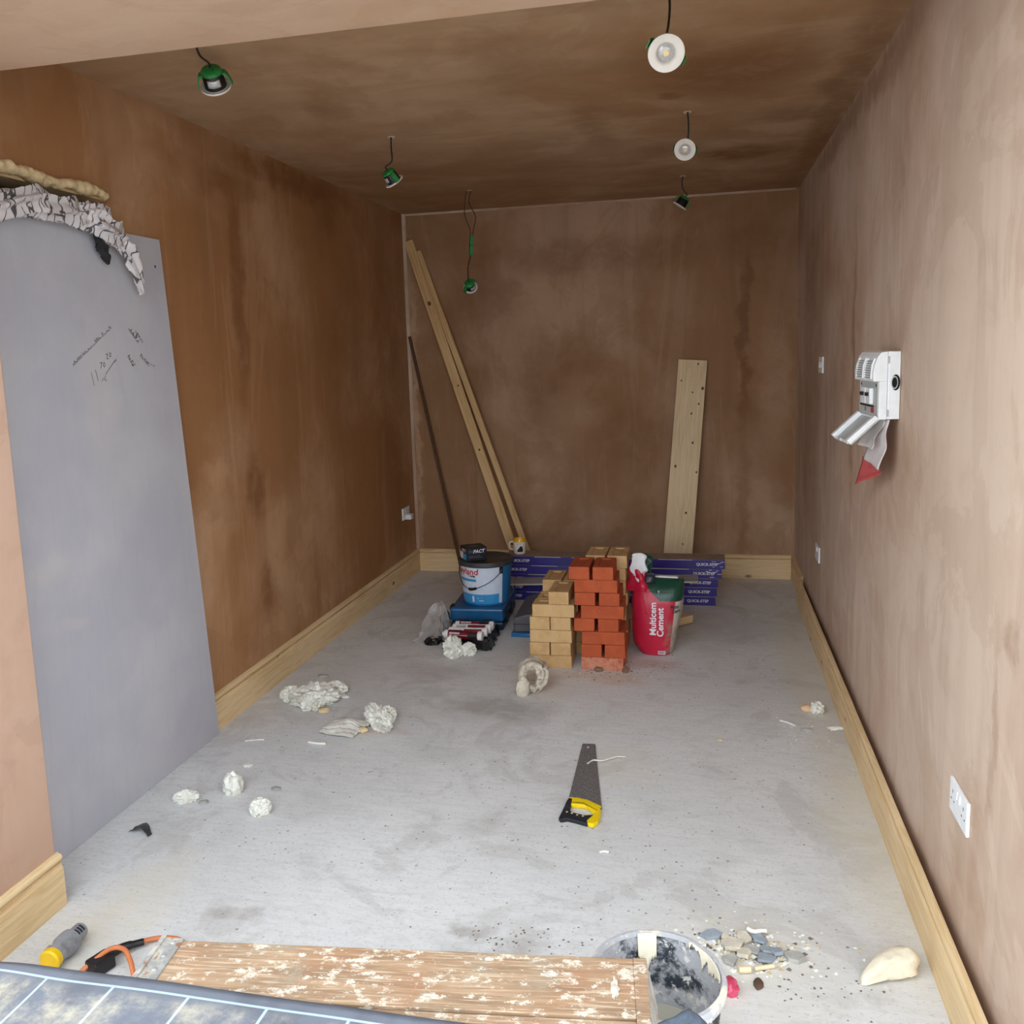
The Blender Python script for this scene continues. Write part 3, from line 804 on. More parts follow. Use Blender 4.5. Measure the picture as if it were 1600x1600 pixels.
def base_brick(mat, nm):
    o = brick_proto().build(nm, mat)
    me = o.data; bm = bmesh.new(); bm.from_mesh(me)
    bmesh.ops.bevel(bm, geom=[e for e in bm.edges], offset=.0016, segments=1, affect='EDGES')
    bm.to_mesh(me); bm.free()
    bpy.data.objects.remove(o); return me
ME_RED, ME_REDD, ME_BUFF = base_brick(RED_B, 'red_brick'), base_brick(RED_D, 'red_brick'), base_brick(BUFF_B, 'buff_brick')
CH = .0672
rb = random.Random(5)
ORD = ['bottom', 'second', 'third', 'fourth', 'fifth', 'sixth', 'seventh', 'top']
def brick(me, x, y, course, header, label, group, jit=.012):
    """x, y = near left corner; course counted from 0"""
    o = bpy.data.objects.new(me.name.split('.')[0], me); COL.objects.link(o)
    a = rb.uniform(-jit, jit)
    hx, hy = (.05125, .1075) if header else (.1075, .05125)
    o.location = (x + hx, y + hy, course*CH); o.rotation_euler = (0, 0, a + (math.pi/2 if header else 0))
    tag(o, label, 'brick', group); return o
RG = 'red bricks stacked in front'; BG = 'buff bricks of the lower stack'; BR = 'buff bricks behind the red stack'; BL = 'buff bricks behind the lower stack'
RX, RY = 1.492, 4.302
for c in range(8):
    sh = .026*c*CH
    me = ME_REDD if c < 1 else ME_RED
    if c % 2 == 0:
        dx = [0, 0, .003, 0, -.003, 0, -.037][c] + sh
        brick(me, RX+dx, RY, c, False, 'red brick laid lengthwise in the %s course of the red stack, facing the opening' % ORD[c], RG)
        brick(me, RX+dx+rb.uniform(-.008,.008), RY+.1085, c, False, 'red brick hidden at the rear of the red stack', RG)
    else:
        d1, d2 = {1: (0, .119), 3: (-.038, .084), 5: (-.034, .0875), 7: (-.064, .054)}[c]
        brick(me if c > 1 else ME_RED, RX+d1+sh, RY - (.006 if c == 7 else 0), c, True, 'red brick end-on in the %s course of the red stack, left one' % ORD[c], RG)
        brick(ME_RED, RX+d2+sh, RY - (.006 if c == 7 else 0), c, True, 'red brick end-on in the %s course of the red stack, right one' % ORD[c], RG)
BX, BY = 1.228, 4.302
for c in range(6):
    sh = .026*c*CH
    if c == 5:
        brick(ME_BUFF, 1.331, BY, c, True, 'single buff brick end-on on top of the lower front stack', BG)
    elif c % 2 == 0:
        dx = [0, 0, 0, 0, .011][c] + sh
        brick(ME_BUFF, BX+dx, BY, c, False, 'buff brick laid lengthwise in the %s course of the lower stack' % ORD[c], BG)
        brick(ME_BUFF, BX+dx+rb.uniform(-.006,.006), BY+.1085, c, False, 'buff brick hidden at the rear of the lower stack', BG)
    else:
        brick(ME_BUFF, BX-.001+sh, BY, c, True, 'buff brick end-on in the %s course of the lower stack, left one' % ORD[c], BG)
        brick(ME_BUFF, BX+.107+sh, BY, c, True, 'buff brick end-on in the %s course of the lower stack, right one' % ORD[c], BG)
for c in range(8):
    y0 = 4.548; x0 = 1.486 + .008*(c % 3 == 1)
    if c % 2 == 0:
        for k in range(2): brick(ME_BUFF, x0, y0 + k*.108, c, False, 'lengthwise buff brick in the %s course behind the red bricks, %s row' % (ORD[c], ('near', 'far')[k]), BR)
    else:
        for k in range(2):
            lab = 'buff brick laid end-on in the %s course behind the red bricks, %s one' % (ORD[c], ('left', 'right')[k]) if c < 7 else 'buff brick behind the top red bricks, %s one' % ('left', 'right')[k]
            brick(ME_BUFF, x0 + k*.112, y0, c, True, lab, BR)
for c in range(6):
    y0 = 4.535; x0 = 1.256
    if c % 2 == 0:
        for k in range(2): brick(ME_BUFF, x0-.006, y0 + k*.108, c, False, 'buff brick low in the rear stack behind the lower stack', BL)
    else:
        for k in range(2):
            lab = 'buff brick low in the rear stack behind the lower stack' if c < 5 else 'buff brick on top of the rear left stack, %s one' % ('left', 'right')[k]
            brick(ME_BUFF, x0 + k*.11 + (.004 if c == 5 else 0), y0, c, True, lab, BL)

# --- laminate flooring packs
def film_mat(name, c1, c2):
    m, nt, b = new_mat(name)
    v = coords(nt)
    setc(nt, b, mix(nt, nz(nt, coords(nt, (.3, 1, 1)), 9, 3), c1, c2))
    b.inputs['Roughness'].default_value = .25; b.inputs['Specular IOR Level'].default_value = .5
    b.inputs['Coat Weight'].default_value = .4; b.inputs['Coat Roughness'].default_value = .15
    bump(nt, b, nz(nt, v, 30, 4), .2, .004)
    return m
PURPLE = film_mat('purple_carton_film', srgb(48, 40, 122), srgb(62, 54, 140))
CTOP = plain('carton_top_grey', srgb(150, 134, 122), .7)
LETTER = plain('white_print', srgb(226, 224, 232), .5, var=.02)
WRAP_GLINT = plain('wrap_glint', srgb(214, 212, 226), .25)  # pale colour standing in for highlights on the clear wrap
ends = [2.175, 2.183, 2.190, 2.213, 2.232]; PH = .0588; PL = 1.40
for k, xr in enumerate(ends):
    y0 = 5.512; y1 = 5.682; z0 = k*PH; z1 = z0 + PH - .001
    pk = thing('flooring_pack', '%s purple flooring pack of the stack by the back wall' % ('lowest', 'second lowest', 'middle', 'second from top', 'topmost')[k], 'flooring pack', (xr - PL, y0, z0), 0, 'purple flooring packs')
    mb = MB().box(0, PL, 0, y1-y0, 0, z1-z0)
    mb.m[1] = 1
    mb.build('carton', [PURPLE, CTOP], pk, bevel=.003)
    mb = MB(); w_ = text_geo('QUICK-STEP', .024, spacing=1.0, bold=.0006)
    put_text(mb, 'QUICK-STEP', .024, lambda x, z: (PL - .175 + x, -.0007, .021 + z), bold=.0006)
    mb.build('lettering', LETTER, pk)
    mb = MB(); put_text(mb, 'QUICK-STEP', .024, lambda x, z: (.035 + x, -.0007, .021 + z), bold=.0006)
    mb.build('lettering', LETTER, pk)
    r = random.Random(k); mb = MB()
    x = .2
    while x < PL - .25:
        L_ = r.uniform(.1, .4); mb.box(x, min(PL-.2, x+L_), -.0012, .0008, z1-z0-.004, z1-z0-.001); x += L_ + r.uniform(.05, .25)
    mb.build('edge_glint', WRAP_GLINT, pk)  # highlights along the wrap's top edge, painted as pale strips
    mb = MB()
    if k in (3, 4):
        for q_ in range(10):
            a = r.uniform(PL-.1, PL-.01); zz = r.uniform(.004, .05)
            mb.box(a, a + r.uniform(.008, .03), -.0013, 0, zz, zz + .003)
        mb.build('wrinkle_glint', WRAP_GLINT, pk)  # glints on the wrinkled wrap, painted as short pale dashes

# grey plank lying against the packs
GREYW = wood('grey_laminate', srgb(168, 162, 156), srgb(140, 134, 128), 'x', knots=False)
lam = thing('laminate_plank', 'single grey laminate plank resting across in front of the purple packs', 'plank', (.86, 5.465, .136))
xf = Matrix.Rotation(-math.atan2(.05, 1.2), 4, 'Y') @ Matrix.Rotation(math.radians(12), 4, 'X')
MB().box(0, 1.21, -.055, .04, 0, .008, 0, xf).build('board', GREYW, lam)
MB().box(0, 1.21, -.057, -.055, -.002, .008, 0, xf).build('edge', plain('plank_core', srgb(206, 202, 194), .7), lam)

# --- mug
mug = thing('mug', 'white mug with yellow inside and black cat print on the packs', 'mug', (.918, 5.60, .2935))
MWHITE = plain('glazed_white', srgb(236, 232, 226), .2, var=.02, spec=.5); MYEL = plain('glazed_yellow', srgb(230, 176, 30), .2, var=.04, spec=.5)
MB().lathe([(.0005,.0),(.036,.0),(.0395,.004),(.0405,.094),(.0405,.096)], 32, xf=None).build('body', MWHITE, mug, smooth=50)
MB().lathe([(.0411,.080),(.0413,.0965),(.0395,.0985),(.0375,.096),(.037,.012),(.0005,.010)], 32).build('yellow_lining', MYEL, mug, smooth=50)
MB().tube(bez([(-.038,-.006,.078),(-.062,-.01,.074),(-.066,-.011,.05),(-.058,-.01,.03),(-.036,-.006,.024)], 6), .005, 8).build('handle', MWHITE, mug, smooth=60)
cat_ = [(-.018,.016),(.018,.016),(.021,.03),(.016,.044),(.017,.056),(.013,.052),(.006,.053),(.001,.058),(.0,.05),(-.004,.044),(-.012,.036),(-.02,.022)]
def on_mug(x, z):
    a = -math.pi/2 + .25 + x/.0408; return (.0412*math.cos(a), .0412*math.sin(a), z)
mb = MB(); n_ = len(cat_)
def spans(x):
    zs = []
    for (xa, za), (xb, zb) in zip(cat_, cat_[1:] + cat_[:1]):
        if (xa <= x) != (xb <= x): zs.append(za + (zb-za)*(x-xa)/(xb-xa))
    zs.sort(); return list(zip(zs[::2], zs[1::2]))
for i in range(28):
    x0_ = -.021 + .0015*i
    for za, zb in spans(x0_ + .00075): mb.add([on_mug(x0_, za), on_mug(x0_+.0015, za), on_mug(x0_+.0015, zb), on_mug(x0_, zb)], [(0,1,2,3)])
mb.build('cat_print', BLACK_P, mug)
mb = MB()
for a, b_ in (((-.02,.072),(-.012,.072)), ((-.0165,.072),(-.0165,.062)), ((-.004,.074),(.0,.066)), ((.006,.074),(.004,.066))):
    P0, P1 = Vector(a), Vector(b_); nrm = Vector((-(P1-P0).y, (P1-P0).x)).normalized()*.0012
    mb.add([on_mug(*(P0-nrm)), on_mug(*(P1-nrm)), on_mug(*(P1+nrm)), on_mug(*(P0+nrm))], [(0,1,2,3)])
mb.build('print_marks', BLACK_P, mug)

# --- blue tool case and what stands on it
BLUE = plain('blue_case_plastic', srgb(24, 84, 132), .3, var=.12, scale=9, spec=.5)
NAVY = plain('navy_case_plastic', srgb(24, 42, 66), .35, var=.1)
case = thing('blue_tool_case', 'low blue plastic tool case under the paint bucket', 'tool case', (.80, 5.09, 0), math.radians(3))
MB().box(-.165, .150, -.235, .235, .0, .05).build('lower_shell', NAVY, case, bevel=.012)
MB().box(-.168, .153, -.238, .238, .052, .135).build('lid', BLUE, case, bevel=.016, seg=3)
for xx in (-.09, .06):
    MB().box(xx-.025, xx+.025, -.244, -.236, .03, .075).build('latch', NAVY, case, bevel=.003)
MB().tube(bez([(-.05,-.238,.05),(-.045,-.262,.05),(.03,-.262,.05),(.035,-.238,.05)], 5), .006, 8).build('carry_handle', NAVY, case, smooth=60)
for yy in (-.12, .06):
    MB().box(.152, .160, yy-.03, yy+.03, .02, .1).build('side_latch', NAVY, case, bevel=.003)

pb = thing('paint_bucket', 'blue and white tub of trade paint with dark lid on the blue case', 'paint bucket', (.827, 5.035, .1355))
PBLUE = plain('tub_blue', srgb(42, 112, 166), .3, var=.05, scale=6); PWHITE = plain('tub_label_white', srgb(206, 216, 232), .4, var=.03)
PCYAN = plain('tub_label_blue', srgb(58, 146, 204), .35, var=.05); LIDG = plain('lid_dark_grey', srgb(58, 58, 60), .5, var=.08, dirt=srgb(84, 80, 78))
def br_(z): return .137 + (.156-.137)*z/.25
MB().lathe([(.0005,0),(.134,0),(br_(.006),.006),(br_(.243),.243)], 56).build('tub', PBLUE, pb, smooth=40)
MB().lathe([(.0005,.258),(.145,.258),(.150,.262),(.163,.262),(.166,.256),(.166,.234),(.160,.232),(.158,.238)], 56).build('lid', LIDG, pb, smooth=40)
A0 = math.atan2(-5.035, 2.093-.827)     # towards the viewer's side of the room
def on_tub(arc, z, lift=.0012):
    """arc: metres round the tub to the right"""
    r = br_(z) + lift; a = A0 + arc/.146
    return (r*math.cos(a), r*math.sin(a), z)
def wrap(a0, a1, z0, z1, lift, nm, mat, par, n=28):
    o = MB().grid(lambda u, v: on_tub(a0+(a1-a0)*u, z0+(z1-z0)*v, lift), n, 2).build(nm, mat, par, smooth=60)
    return o
lab = wrap(-.30, .098, .012, .232, .0010, 'label', PWHITE, pb)
wrap(-.30, .076, .012, .070, .0016, 'blue_band', PCYAN, lab)
wrap(-.24, -.062, .146, .162, .0016, 'teal_stripe', PCYAN, lab, 8)
RPRINT = plain('red_print', srgb(196, 40, 44), .5, var=.03); DPRINT = plain('dark_print', srgb(40, 42, 52), .5, var=.03)
mb = MB(); put_text(mb, 'Leyland', .052, lambda x, y: on_tub(-.215 + x*1.05, .190 + y, .0022), shear=.15, bold=.0012); mb.build('brand_lettering', RPRINT, lab)
mb = MB(); put_text(mb, 'Trade', .022, lambda x, y: on_tub(-.118 + x, .174 + y, .0022), bold=.0006); mb.build('lettering', DPRINT, lab)
mb = MB()
for k in range(3): mb.add([on_tub(a, z, .0022) for a, z in ((-.1,.1+k*.006),(-.02-.01*k,.1+k*.006),(-.02-.01*k,.1015+k*.006),(-.1,.1015+k*.006))], [(0,1,2,3)])
mb.build('small_print', DPRINT, lab)
mb = MB()
for a0_, a1_, z0_, z1_ in ((-.062,-.05,.045,.047), (-.036,-.03,.047,.049), (-.05,-.022,.03,.034), (-.095,-.082,.022,.058)):
    mb.grid(lambda u, v: on_tub(a0_+(a1_-a0_)*u, z0_+(z1_-z0_)*v, .0024), 3, 1)
mb.build('white_print', LETTER, lab)
MB().grid(lambda u, v: on_tub(.075+.018*u, .192+.04*v, .006), 4, 2).build('handle_ear', BLACK_P, pb, solid=.008)
hp = [on_tub(.084, .215, .012), on_tub(.075, .200, .013), on_tub(.04, .165, .012), on_tub(.0, .138, .011), on_tub(-.04, .118, .011), on_tub(-.075, .104, .011), on_tub(-.11, .104, .012), on_tub(-.16, .12, .012), on_tub(-.22, .17, .012), on_tub(-.27, .21, .012)]
hn = MB().tube(bez(hp, 5), .0025, 8).build('handle', plain('handle_wire', srgb(96, 98, 102), .35, .8), pb, smooth=60)
MB().tube(bez([on_tub(-.105,.103,.012), on_tub(-.09,.102,.012), on_tub(-.06,.110,.012)], 6), .008, 10).build('grip', BLACK_P, hn, smooth=60)

bx = thing('screw_box', 'black box with white lettering standing on the paint lid', 'box', (.7655, 4.99, .3985), math.radians(33))
CARD = plain('black_carton', srgb(26, 28, 36), .45, var=.1); 
MB().box(-.062, .062, -.058, .058, 0, .078).build('carton', CARD, bx, bevel=.001)
DIM = plain('dim_blue_print', srgb(62, 76, 96), .5)
def two_tone(size, fn):
    im = max(v[0] for v in text_geo('IM', size, shear=.25, bold=.0008)[0]) + size*.05
    mb = MB(); put_text(mb, 'IM', size, fn, shear=.25, bold=.0008); mb.build('lettering', DIM, bx)
    mb = MB(); put_text(mb, 'PACT', size, lambda x, y: fn(x + im - size*.12, y), shear=.25, bold=.0008); mb.build('lettering', LETTER, bx)
two_tone(.028, lambda x, y: (-.054 + x, -.0588, .046 + y))
two_tone(.024, lambda x, y: (-.0628, .05 - x, .050 + y))
mb = MB()
for k, L_ in enumerate((.085, .07)): mb.box(-.05, -.05+L_, -.0589, -.058, .018 + k*.010, .0195 + k*.010)
mb.build('small_print', plain('blue_grey_print', srgb(120, 134, 150), .5), bx)
MB().box(-.0632, -.062, .012, .056, .004, .044).build('white_sticker', LETTER, bx)
MB().box(-.0634, -.062, -.045, .012, .004, .038).build('blue_sticker', PCYAN, bx)
MB().lathe([(.0005,.0786),(.02,.0786),(.022,.078)], 20, xf=Matrix.Diagonal((1.3, .8, 1, 1))).build('top_emblem', plain('emblem_grey', srgb(96, 98, 104), .5), bx)

# --- black tray with sealant cartridges
tray = thing('black_plastic_tray', 'black plastic tray on the floor holding sealant cartridges', 'tray', (.822, 4.655, 0), math.radians(4))
BWRAP = plain('black_film', srgb(24, 24, 27), .25, var=.2, scale=18, spec=.6, bmp=.5)
MB().box(-.122, .122, -.155, .16, .014, .052).build('tray', BWRAP, tray, bevel=.008)
for sx in (-1, 1):
    for sy in (-1, 1):
        MB().lathe([(.0005,0),(.013,0),(.016,.01),(.014,.03)], 14, xf=Matrix.Translation((sx*.108, sy*.14, 0))).build('foot', BLACK_P, tray)
def crumple_sheet(fn, nu, nv, amp, freq, seed):
    def g(u, v):
        p = Vector(fn(u, v)); n = Vector((noise.noise(p*freq+Vector((seed,0,0))), noise.noise(p*freq+Vector((0,seed,9))), noise.noise(p*freq+Vector((5,3,seed)))))
        return p + n*amp
    return g
MB().grid(crumple_sheet(lambda u, v: (-.13+.26*u, -.172 + .01*math.sin(3*u), .008+.05*v), 24, 6, .012, 22, 3), 24, 6).build('torn_wrap', BWRAP, tray, solid=.001)
MB().grid(crumple_sheet(lambda u, v: (.128 + .012*v, -.15+.30*u, .006+.055*(1-v)), 24, 6, .012, 22, 8), 24, 6).build('torn_wrap', BWRAP, tray, solid=.001)
TRED = plain('cartridge_maroon', srgb(110, 22, 38), .35, var=.1); TWHT = plain('cartridge_white', srgb(232, 228, 230), .35, var=.04); TGRY = plain('cartridge_grey_print', srgb(150, 156, 166), .4)
def cartridge(x, y, z, rz, label, kind, roll=0.0):
    t = thing('sealant_cartridge', label, 'cartridge', (x, y, z), rz, 'sealant cartridges on the black tray')
    X = Matrix.Rotation(math.pi/2, 4, 'Y')
    R = Matrix.Rotation(roll, 4, 'X')
    MB().cyl(.0245, -.085, .085, 28, 0, R @ X).build('barrel', [TRED, TWHT][kind == 'white'], t, smooth=40)
    MB().lathe([(.0245,.085),(.0262,.087),(.0262,.108),(.024,.110),(.0005,.1095)], 28, xf=X).build('plunger_end', TWHT, t, smooth=40)
    MB().lathe([(.0248,-.085),(.0248,-.106),(.022,-.109),(.010,-.110),(.0095,-.122),(.0005,-.122)], 28, xf=X).build('shoulder', TWHT, t, smooth=40)
    def band(x0, x1, a0, a1, r, nm, mat):
        MB().grid(lambda u, v: R @ Vector((x0+(x1-x0)*u, r*math.cos(a0+(a1-a0)*v), r*math.sin(a0+(a1-a0)*v))), 6, 10).build(nm, mat, t, smooth=60)
    if kind == 'white':
        band(-.02, .08, 2.2, 3.6, .0249, 'red_panel', TRED); band(-.085, -.03, 2.4, 3.3, .0249, 'grey_print', TGRY)
    else:
        band(-.08, .03, 2.95, 3.02, .0249, 'white_stripe', TWHT)
        band(.03, .085, 2.2, 3.6, .0249, 'black_panel', BLACK_P)
        mb = MB(); rr_ = random.Random(3); xx = -.075
        while xx < -.02:
            w_ = rr_.uniform(.003, .006); a_ = 2.75 - rr_.uniform(.35, .5); h_ = 2.75
            mb.add([R @ Vector((x_, .0252*math.cos(g_), .0252*math.sin(g_))) for x_, g_ in ((xx, h_), (xx+w_, h_), (xx+w_, a_), (xx, a_))], [(0,1,2,3)]); xx += w_ + .002
        mb.build('worn_print', TWHT, t)
    return t
zt = .055 + .0262
cartridge(.815, 4.522, zt, math.radians(-4), 'maroon sealant cartridge at the front of the black tray', 'red')
cartridge(.826, 4.580, zt, math.radians(3), 'white labelled sealant cartridge, second from the front of the tray', 'white')
cartridge(.832, 4.637, zt, math.radians(4), 'white labelled sealant cartridge, third from the front of the tray', 'white', -.3)
cartridge(.834, 4.694, zt, math.radians(3), 'maroon sealant cartridge at the back of the tray by the blue case', 'red', -.5)

# clear bag with dark oddments left of the case
bag = thing('clear_plastic_bag', 'crumpled clear plastic bag with dark oddments left of the blue case', 'plastic bag', (0, 0, 0))
m, nt, b = new_mat('clear_film')
b.inputs['Base Color'].default_value = srgb(206, 204, 204); b.inputs['Roughness'].default_value = .15
b.inputs['Alpha'].default_value = .24; b.inputs['Specular IOR Level'].default_value = .9
bump(nt, b, nz(nt, coords(nt), 30, 4), .6, .01)
CLEAR = m
def cone(u, v):
    a = -2.7 + 2.9*u; r = (.085*(1-v) + .012) * (1 + .3*math.sin(5*a))
    return (.575 + .035*v + r*math.cos(a), 4.72 + .06*v + 1.5*r*math.sin(a), .004 + .20*v)
MB().grid(crumple_sheet(cone, 34, 20, .03, 26, 2), 34, 20).build('film', CLEAR, bag, solid=.0006)
def lump_mesh(mb, c, s, amp=.3, freq=3.0, seed=0, sub=3, flat=True, ridge=False, mat=0):
    bm = bmesh.new(); bmesh.ops.create_icosphere(bm, subdivisions=sub, radius=1.0)
    vs = []; bm.verts.ensure_lookup_table()
    for v in bm.verts:
        d = v.co.normalized(); q = d*freq + Vector((seed*3.1, seed*1.7, seed))
        n = noise.noise(q) + .5*noise.noise(q*2.1) + .25*noise.noise(q*4.3)
        if ridge: n = .6 - 1.6*abs(noise.noise(q)) - .6*abs(noise.noise(q*2.2))
        r = 1 + amp*n
        p = Vector((d.x*r*s[0], d.y*r*s[1], d.z*r*s[2]))
        vs.append(p)
    zmin = min(p.z for p in vs)
    if flat:
        cut = zmin*.55
        vs = [Vector((p.x, p.y, max(p.z, cut) - cut)) for p in vs]
    fs = [tuple(v.index for v in f.verts) for f in bm.faces]; bm.free()
    C_ = Vector(c); mb.add([p + C_ for p in vs], fs, mat); return mb
mb = MB(); lump_mesh(mb, (.615, 4.60, .001), (.05, .06, .022), .35, 2.5, 3); mb.build('oddments', BWRAP, bag, smooth=50)
mb = MB(); lump_mesh(mb, (.652, 4.90, .12), (.02, .03, .024), .2, 2, 5, flat=False); lump_mesh(mb, (.630, 4.82, .001), (.02, .04, .08), .2, 2, 8); mb.build('dark_tool', BWRAP, bag, smooth=50)

# --- grey case behind the buff bricks
gc = thing('grey_tool_case', 'dark grey box in clear wrap between the blue case and the buff bricks', 'tool case', (1.17, 4.99, .026), math.radians(2))
GCASE = plain('grey_case_plastic', srgb(92, 92, 98), .4, var=.08, scale=10)
mb = MB().prism([(-.135,0),(.13,0),(.13,.105),(-.06,.105),(-.135,.08)], -.215, .24, 'y'); mb.build('shell', GCASE, gc, bevel=.01)
MB().box(-.06, .08, -.10, .02, .1052, .112).build('lid_panel', plain('grey_case_dark', srgb(60, 60, 64), .5), gc, bevel=.002)
MB().box(-.136, .131, -.217, .242, .046, .049).build('seam', BLACK_P, gc)
MB().grid(crumple_sheet(lambda u, v: (-.137, -.22+.05*u, .06+.05*v), 8, 8, .012, 40, 1), 8, 8).build('shiny_wrap', CLEAR, gc)
bm_ = thing('blue_packaging_slab', 'flat blue and white packaging slab under the dark grey box', 'packaging', (1.165, 4.99, 0))
MB().box(-.135, .145, -.228, .24, 0, .025).build('slab', plain('blue_packaging', srgb(40, 104, 160), .35, var=.08, scale=8), bm_, bevel=.002)
MB().add([(-.10,-.2286,.012),(.02,-.2286,.0245),(.12,-.2286,.0245),(.12,-.2286,.016),(-.04,-.2286,.012)], [(0,4,3,2,1)]).build('pale_stripe', PCYAN, bm_)

# --- cement bag
def bag_mat():
    m, nt, b = new_mat('cement_bag_print')
    v = coords(nt); sx = N(nt, 'ShaderNodeSeparateXYZ'); nt.links.new(v, sx.inputs[0])
    dirt = nz(nt, v, 26, 5, .7)
    col = mix(nt, rng(nt, nz(nt, v, 8, 3), .3, .7), srgb(186, 26, 58), srgb(200, 34, 66))
    # green upper right panel
    s1 = math_n(nt, 'SUBTRACT', sx.outputs['Z'], math_n(nt, 'ADD', math_n(nt, 'MULTIPLY', math_n(nt, 'MINIMUM', math_n(nt, 'ADD', sx.outputs['X'], 0.0), 0.03), -.95), .325))
    g = rng(nt, s1, 0, .003, 0, 1)
    col = mix(nt, g, col, srgb(18, 66, 50))
    # white edge panel on the right
    e = math_n(nt, 'SUBTRACT', sx.outputs['X'], math_n(nt, 'ADD', math_n(nt, 'MULTIPLY', math_n(nt, 'SUBTRACT', .29, sx.outputs['Z']), -.12), .108))
    w = math_n(nt, 'MULTIPLY', rng(nt, e, 0, .003), rng(nt, sx.outputs['Z'], .295, .298, 1, 0))
    col = mix(nt, w, col, srgb(196, 188, 176))
    # grey powder on the lower right
    d = math_n(nt, 'MULTIPLY', math_n(nt, 'MULTIPLY', rng(nt, dirt, .4, .62), rng(nt, sx.outputs['X'], .03, .08)), rng(nt, sx.outputs['Z'], .22, .12))
    col = mix(nt, d, col, srgb(150, 132, 118))
    setc(nt, b, col); b.inputs['Roughness'].default_value = .33; b.inputs['Specular IOR Level'].default_value = .5
    bump(nt, b, nz(nt, coords(nt, (1, 1, .6)), 28, 4, .6, .5), .35, .008)
    return m
cb_ = thing('cement_bag', 'open red and green cement bag with a twisted top beside the red bricks', 'cement bag', (1.857, 4.64, 0), math.radians(-6))
def sup(t, w, d, e=3.2):
    c, s = math.cos(t), math.sin(t)
    return (w*math.copysign(abs(c)**(2/e), c), d*math.copysign(abs(s)**(2/e), s))
LV = [(0,.0,.075,.085),(.0,.012,.088,.095),(-.008,.06,.108,.105),(-.008,.13,.118,.108),(-.002,.20,.126,.105),(.006,.28,.132,.098),(.01,.33,.134,.088),(.012,.365,.132,.07),(.014,.392,.131,.045),(.014,.404,.130,.03)]
def bag_pt(i, t):
    cx, z, w, d = LV[i]; x, y = sup(t, w, d)
    q = Vector((x*9, y*9, z*9)); n = noise.noise(q) + .5*noise.noise(q*2.3)
    k = 1 + .045*n*(0 if z < .005 else 1)
    return (cx + x*k, y*k, z)
seg = 48; rs = []
for i in range(len(LV)-1):
    for s in range(3):
        f = s/3; ring = []
        for k in range(seg):
            a = Vector(bag_pt(i, 2*math.pi*k/seg)); b2 = Vector(bag_pt(i+1, 2*math.pi*k/seg)); ring.append(a.lerp(b2, f))
        rs.append(ring)
rs.append([bag_pt(len(LV)-1, 2*math.pi*k/seg) for k in range(seg)])
CBAG = bag_mat()
MB().rings(rs).build('body', CBAG, cb_, smooth=50)
# twisted neck rising on the left
neck = []
for i in range(16):
    f = i/15; z = .34 + .15*f; cx = -.085 - .012*f + .01*math.sin(5*f); w = .05*(1-f) + .018 + .010*math.sin(7*f)**2
    ring = []
    for k in range(24):
        t = 2*math.pi*k/24; rr = w*(1 + .22*math.sin(4*t + 5*f))
        ring.append((cx + rr*math.cos(t + f), -.03 + .75*rr*math.sin(t + f), z))
    neck.append(ring)
NECK = plain('bag_red_film', srgb(186, 28, 60), .33, var=.1, scale=20)
MB().rings(neck).build('twisted_neck', NECK, cb_, smooth=60)
INNER = plain('bag_inner_white', srgb(226, 226, 230), .5, var=.06, scale=20)
MB().grid(crumple_sheet(lambda u, v: (-.125+.085*u, -.058-.012*math.sin(3*u), .525-.115*v - .05*u*v), 14, 14, .028, 18, 4), 14, 14).build('torn_lining', INNER, cb_, solid=.0015, smooth=60)
MB().grid(crumple_sheet(lambda u, v: (-.075+.06*u, -.035, .53-.14*v), 10, 12, .022, 20, 6), 10, 12).build('dark_fold', plain('bag_green_film', srgb(22, 62, 52), .4), cb_, solid=.0015, smooth=60)
MB().grid(crumple_sheet(lambda u, v: (-.05+.05*u, -.06, .44-.06*v), 8, 8, .018, 22, 9), 8, 8).build('dark_fold', plain('bag_dark_film', srgb(44, 46, 52), .35), cb_, solid=.0015, smooth=60)
MB().box(-.03, .115, -.018, .018, .405, .414).build('top_lining', INNER, cb_, bevel=.004)
def on_bag(x, z, lift=.003):
    """point on the front of the bag at height z"""
    for i in range(len(LV)-1):
        if LV[i][1] <= z <= LV[i+1][1]: break
    f = (z-LV[i][1])/(LV[i+1][1]-LV[i][1])
    cx, w, d = (LV[i][j] + (LV[i+1][j]-LV[i][j])*f for j in (0, 2, 3))
    u = min(.999, abs(x-cx)/w); yy = -d*(1-u**3.2)**(1/3.2)
    q = Vector(((x-cx)*9, yy*9, z*9)); n = noise.noise(q) + .5*noise.noise(q*2.3)
    return (x, yy*(1+.045*n) - lift, z)
def vert_text(s, size, x0, z0, nm, mat, **kw):
    mb = MB(); put_text(mb, s, size, lambda a, b2: on_bag(x0 - b2, z0 + a, .0045), **kw)
    return mb.build(nm, mat, cb_)
vert_text('Multicem', .047, .012, .118, 'lettering', LETTER, bold=.0012)
vert_text('Cement', .047, .050, .112, 'lettering', LETTER, bold=.0012)
mb = MB(); put_text(mb, 'Multi', .026, lambda a, b2: on_bag(.085 + a*.75, .262 + b2, .0045), bold=.0006); mb.build('lettering', DPRINT, cb_)
mb = MB(); put_text(mb, 'Cem', .026, lambda a, b2: on_bag(.092 + a*.75, .238 + b2, .0045), bold=.0006); mb.build('lettering', DPRINT, cb_)
mb = MB()
for x0_, z0_, x1_, z1_ in ((.02,.012,.058,.032),):
    mb.grid(lambda u, v: on_bag(x0_+(x1_-x0_)*u, z0_+(z1_-z0_)*v, .004), 4, 2)
bc = mb.build('barcode_patch', LETTER, cb_)
mb = MB()
for k in range(9):
    mb.grid(lambda u, v: on_bag(.023+.0036*k+.0017*u, .016+.013*v, .0055), 1, 1)
mb.build('bars', DPRINT, bc)
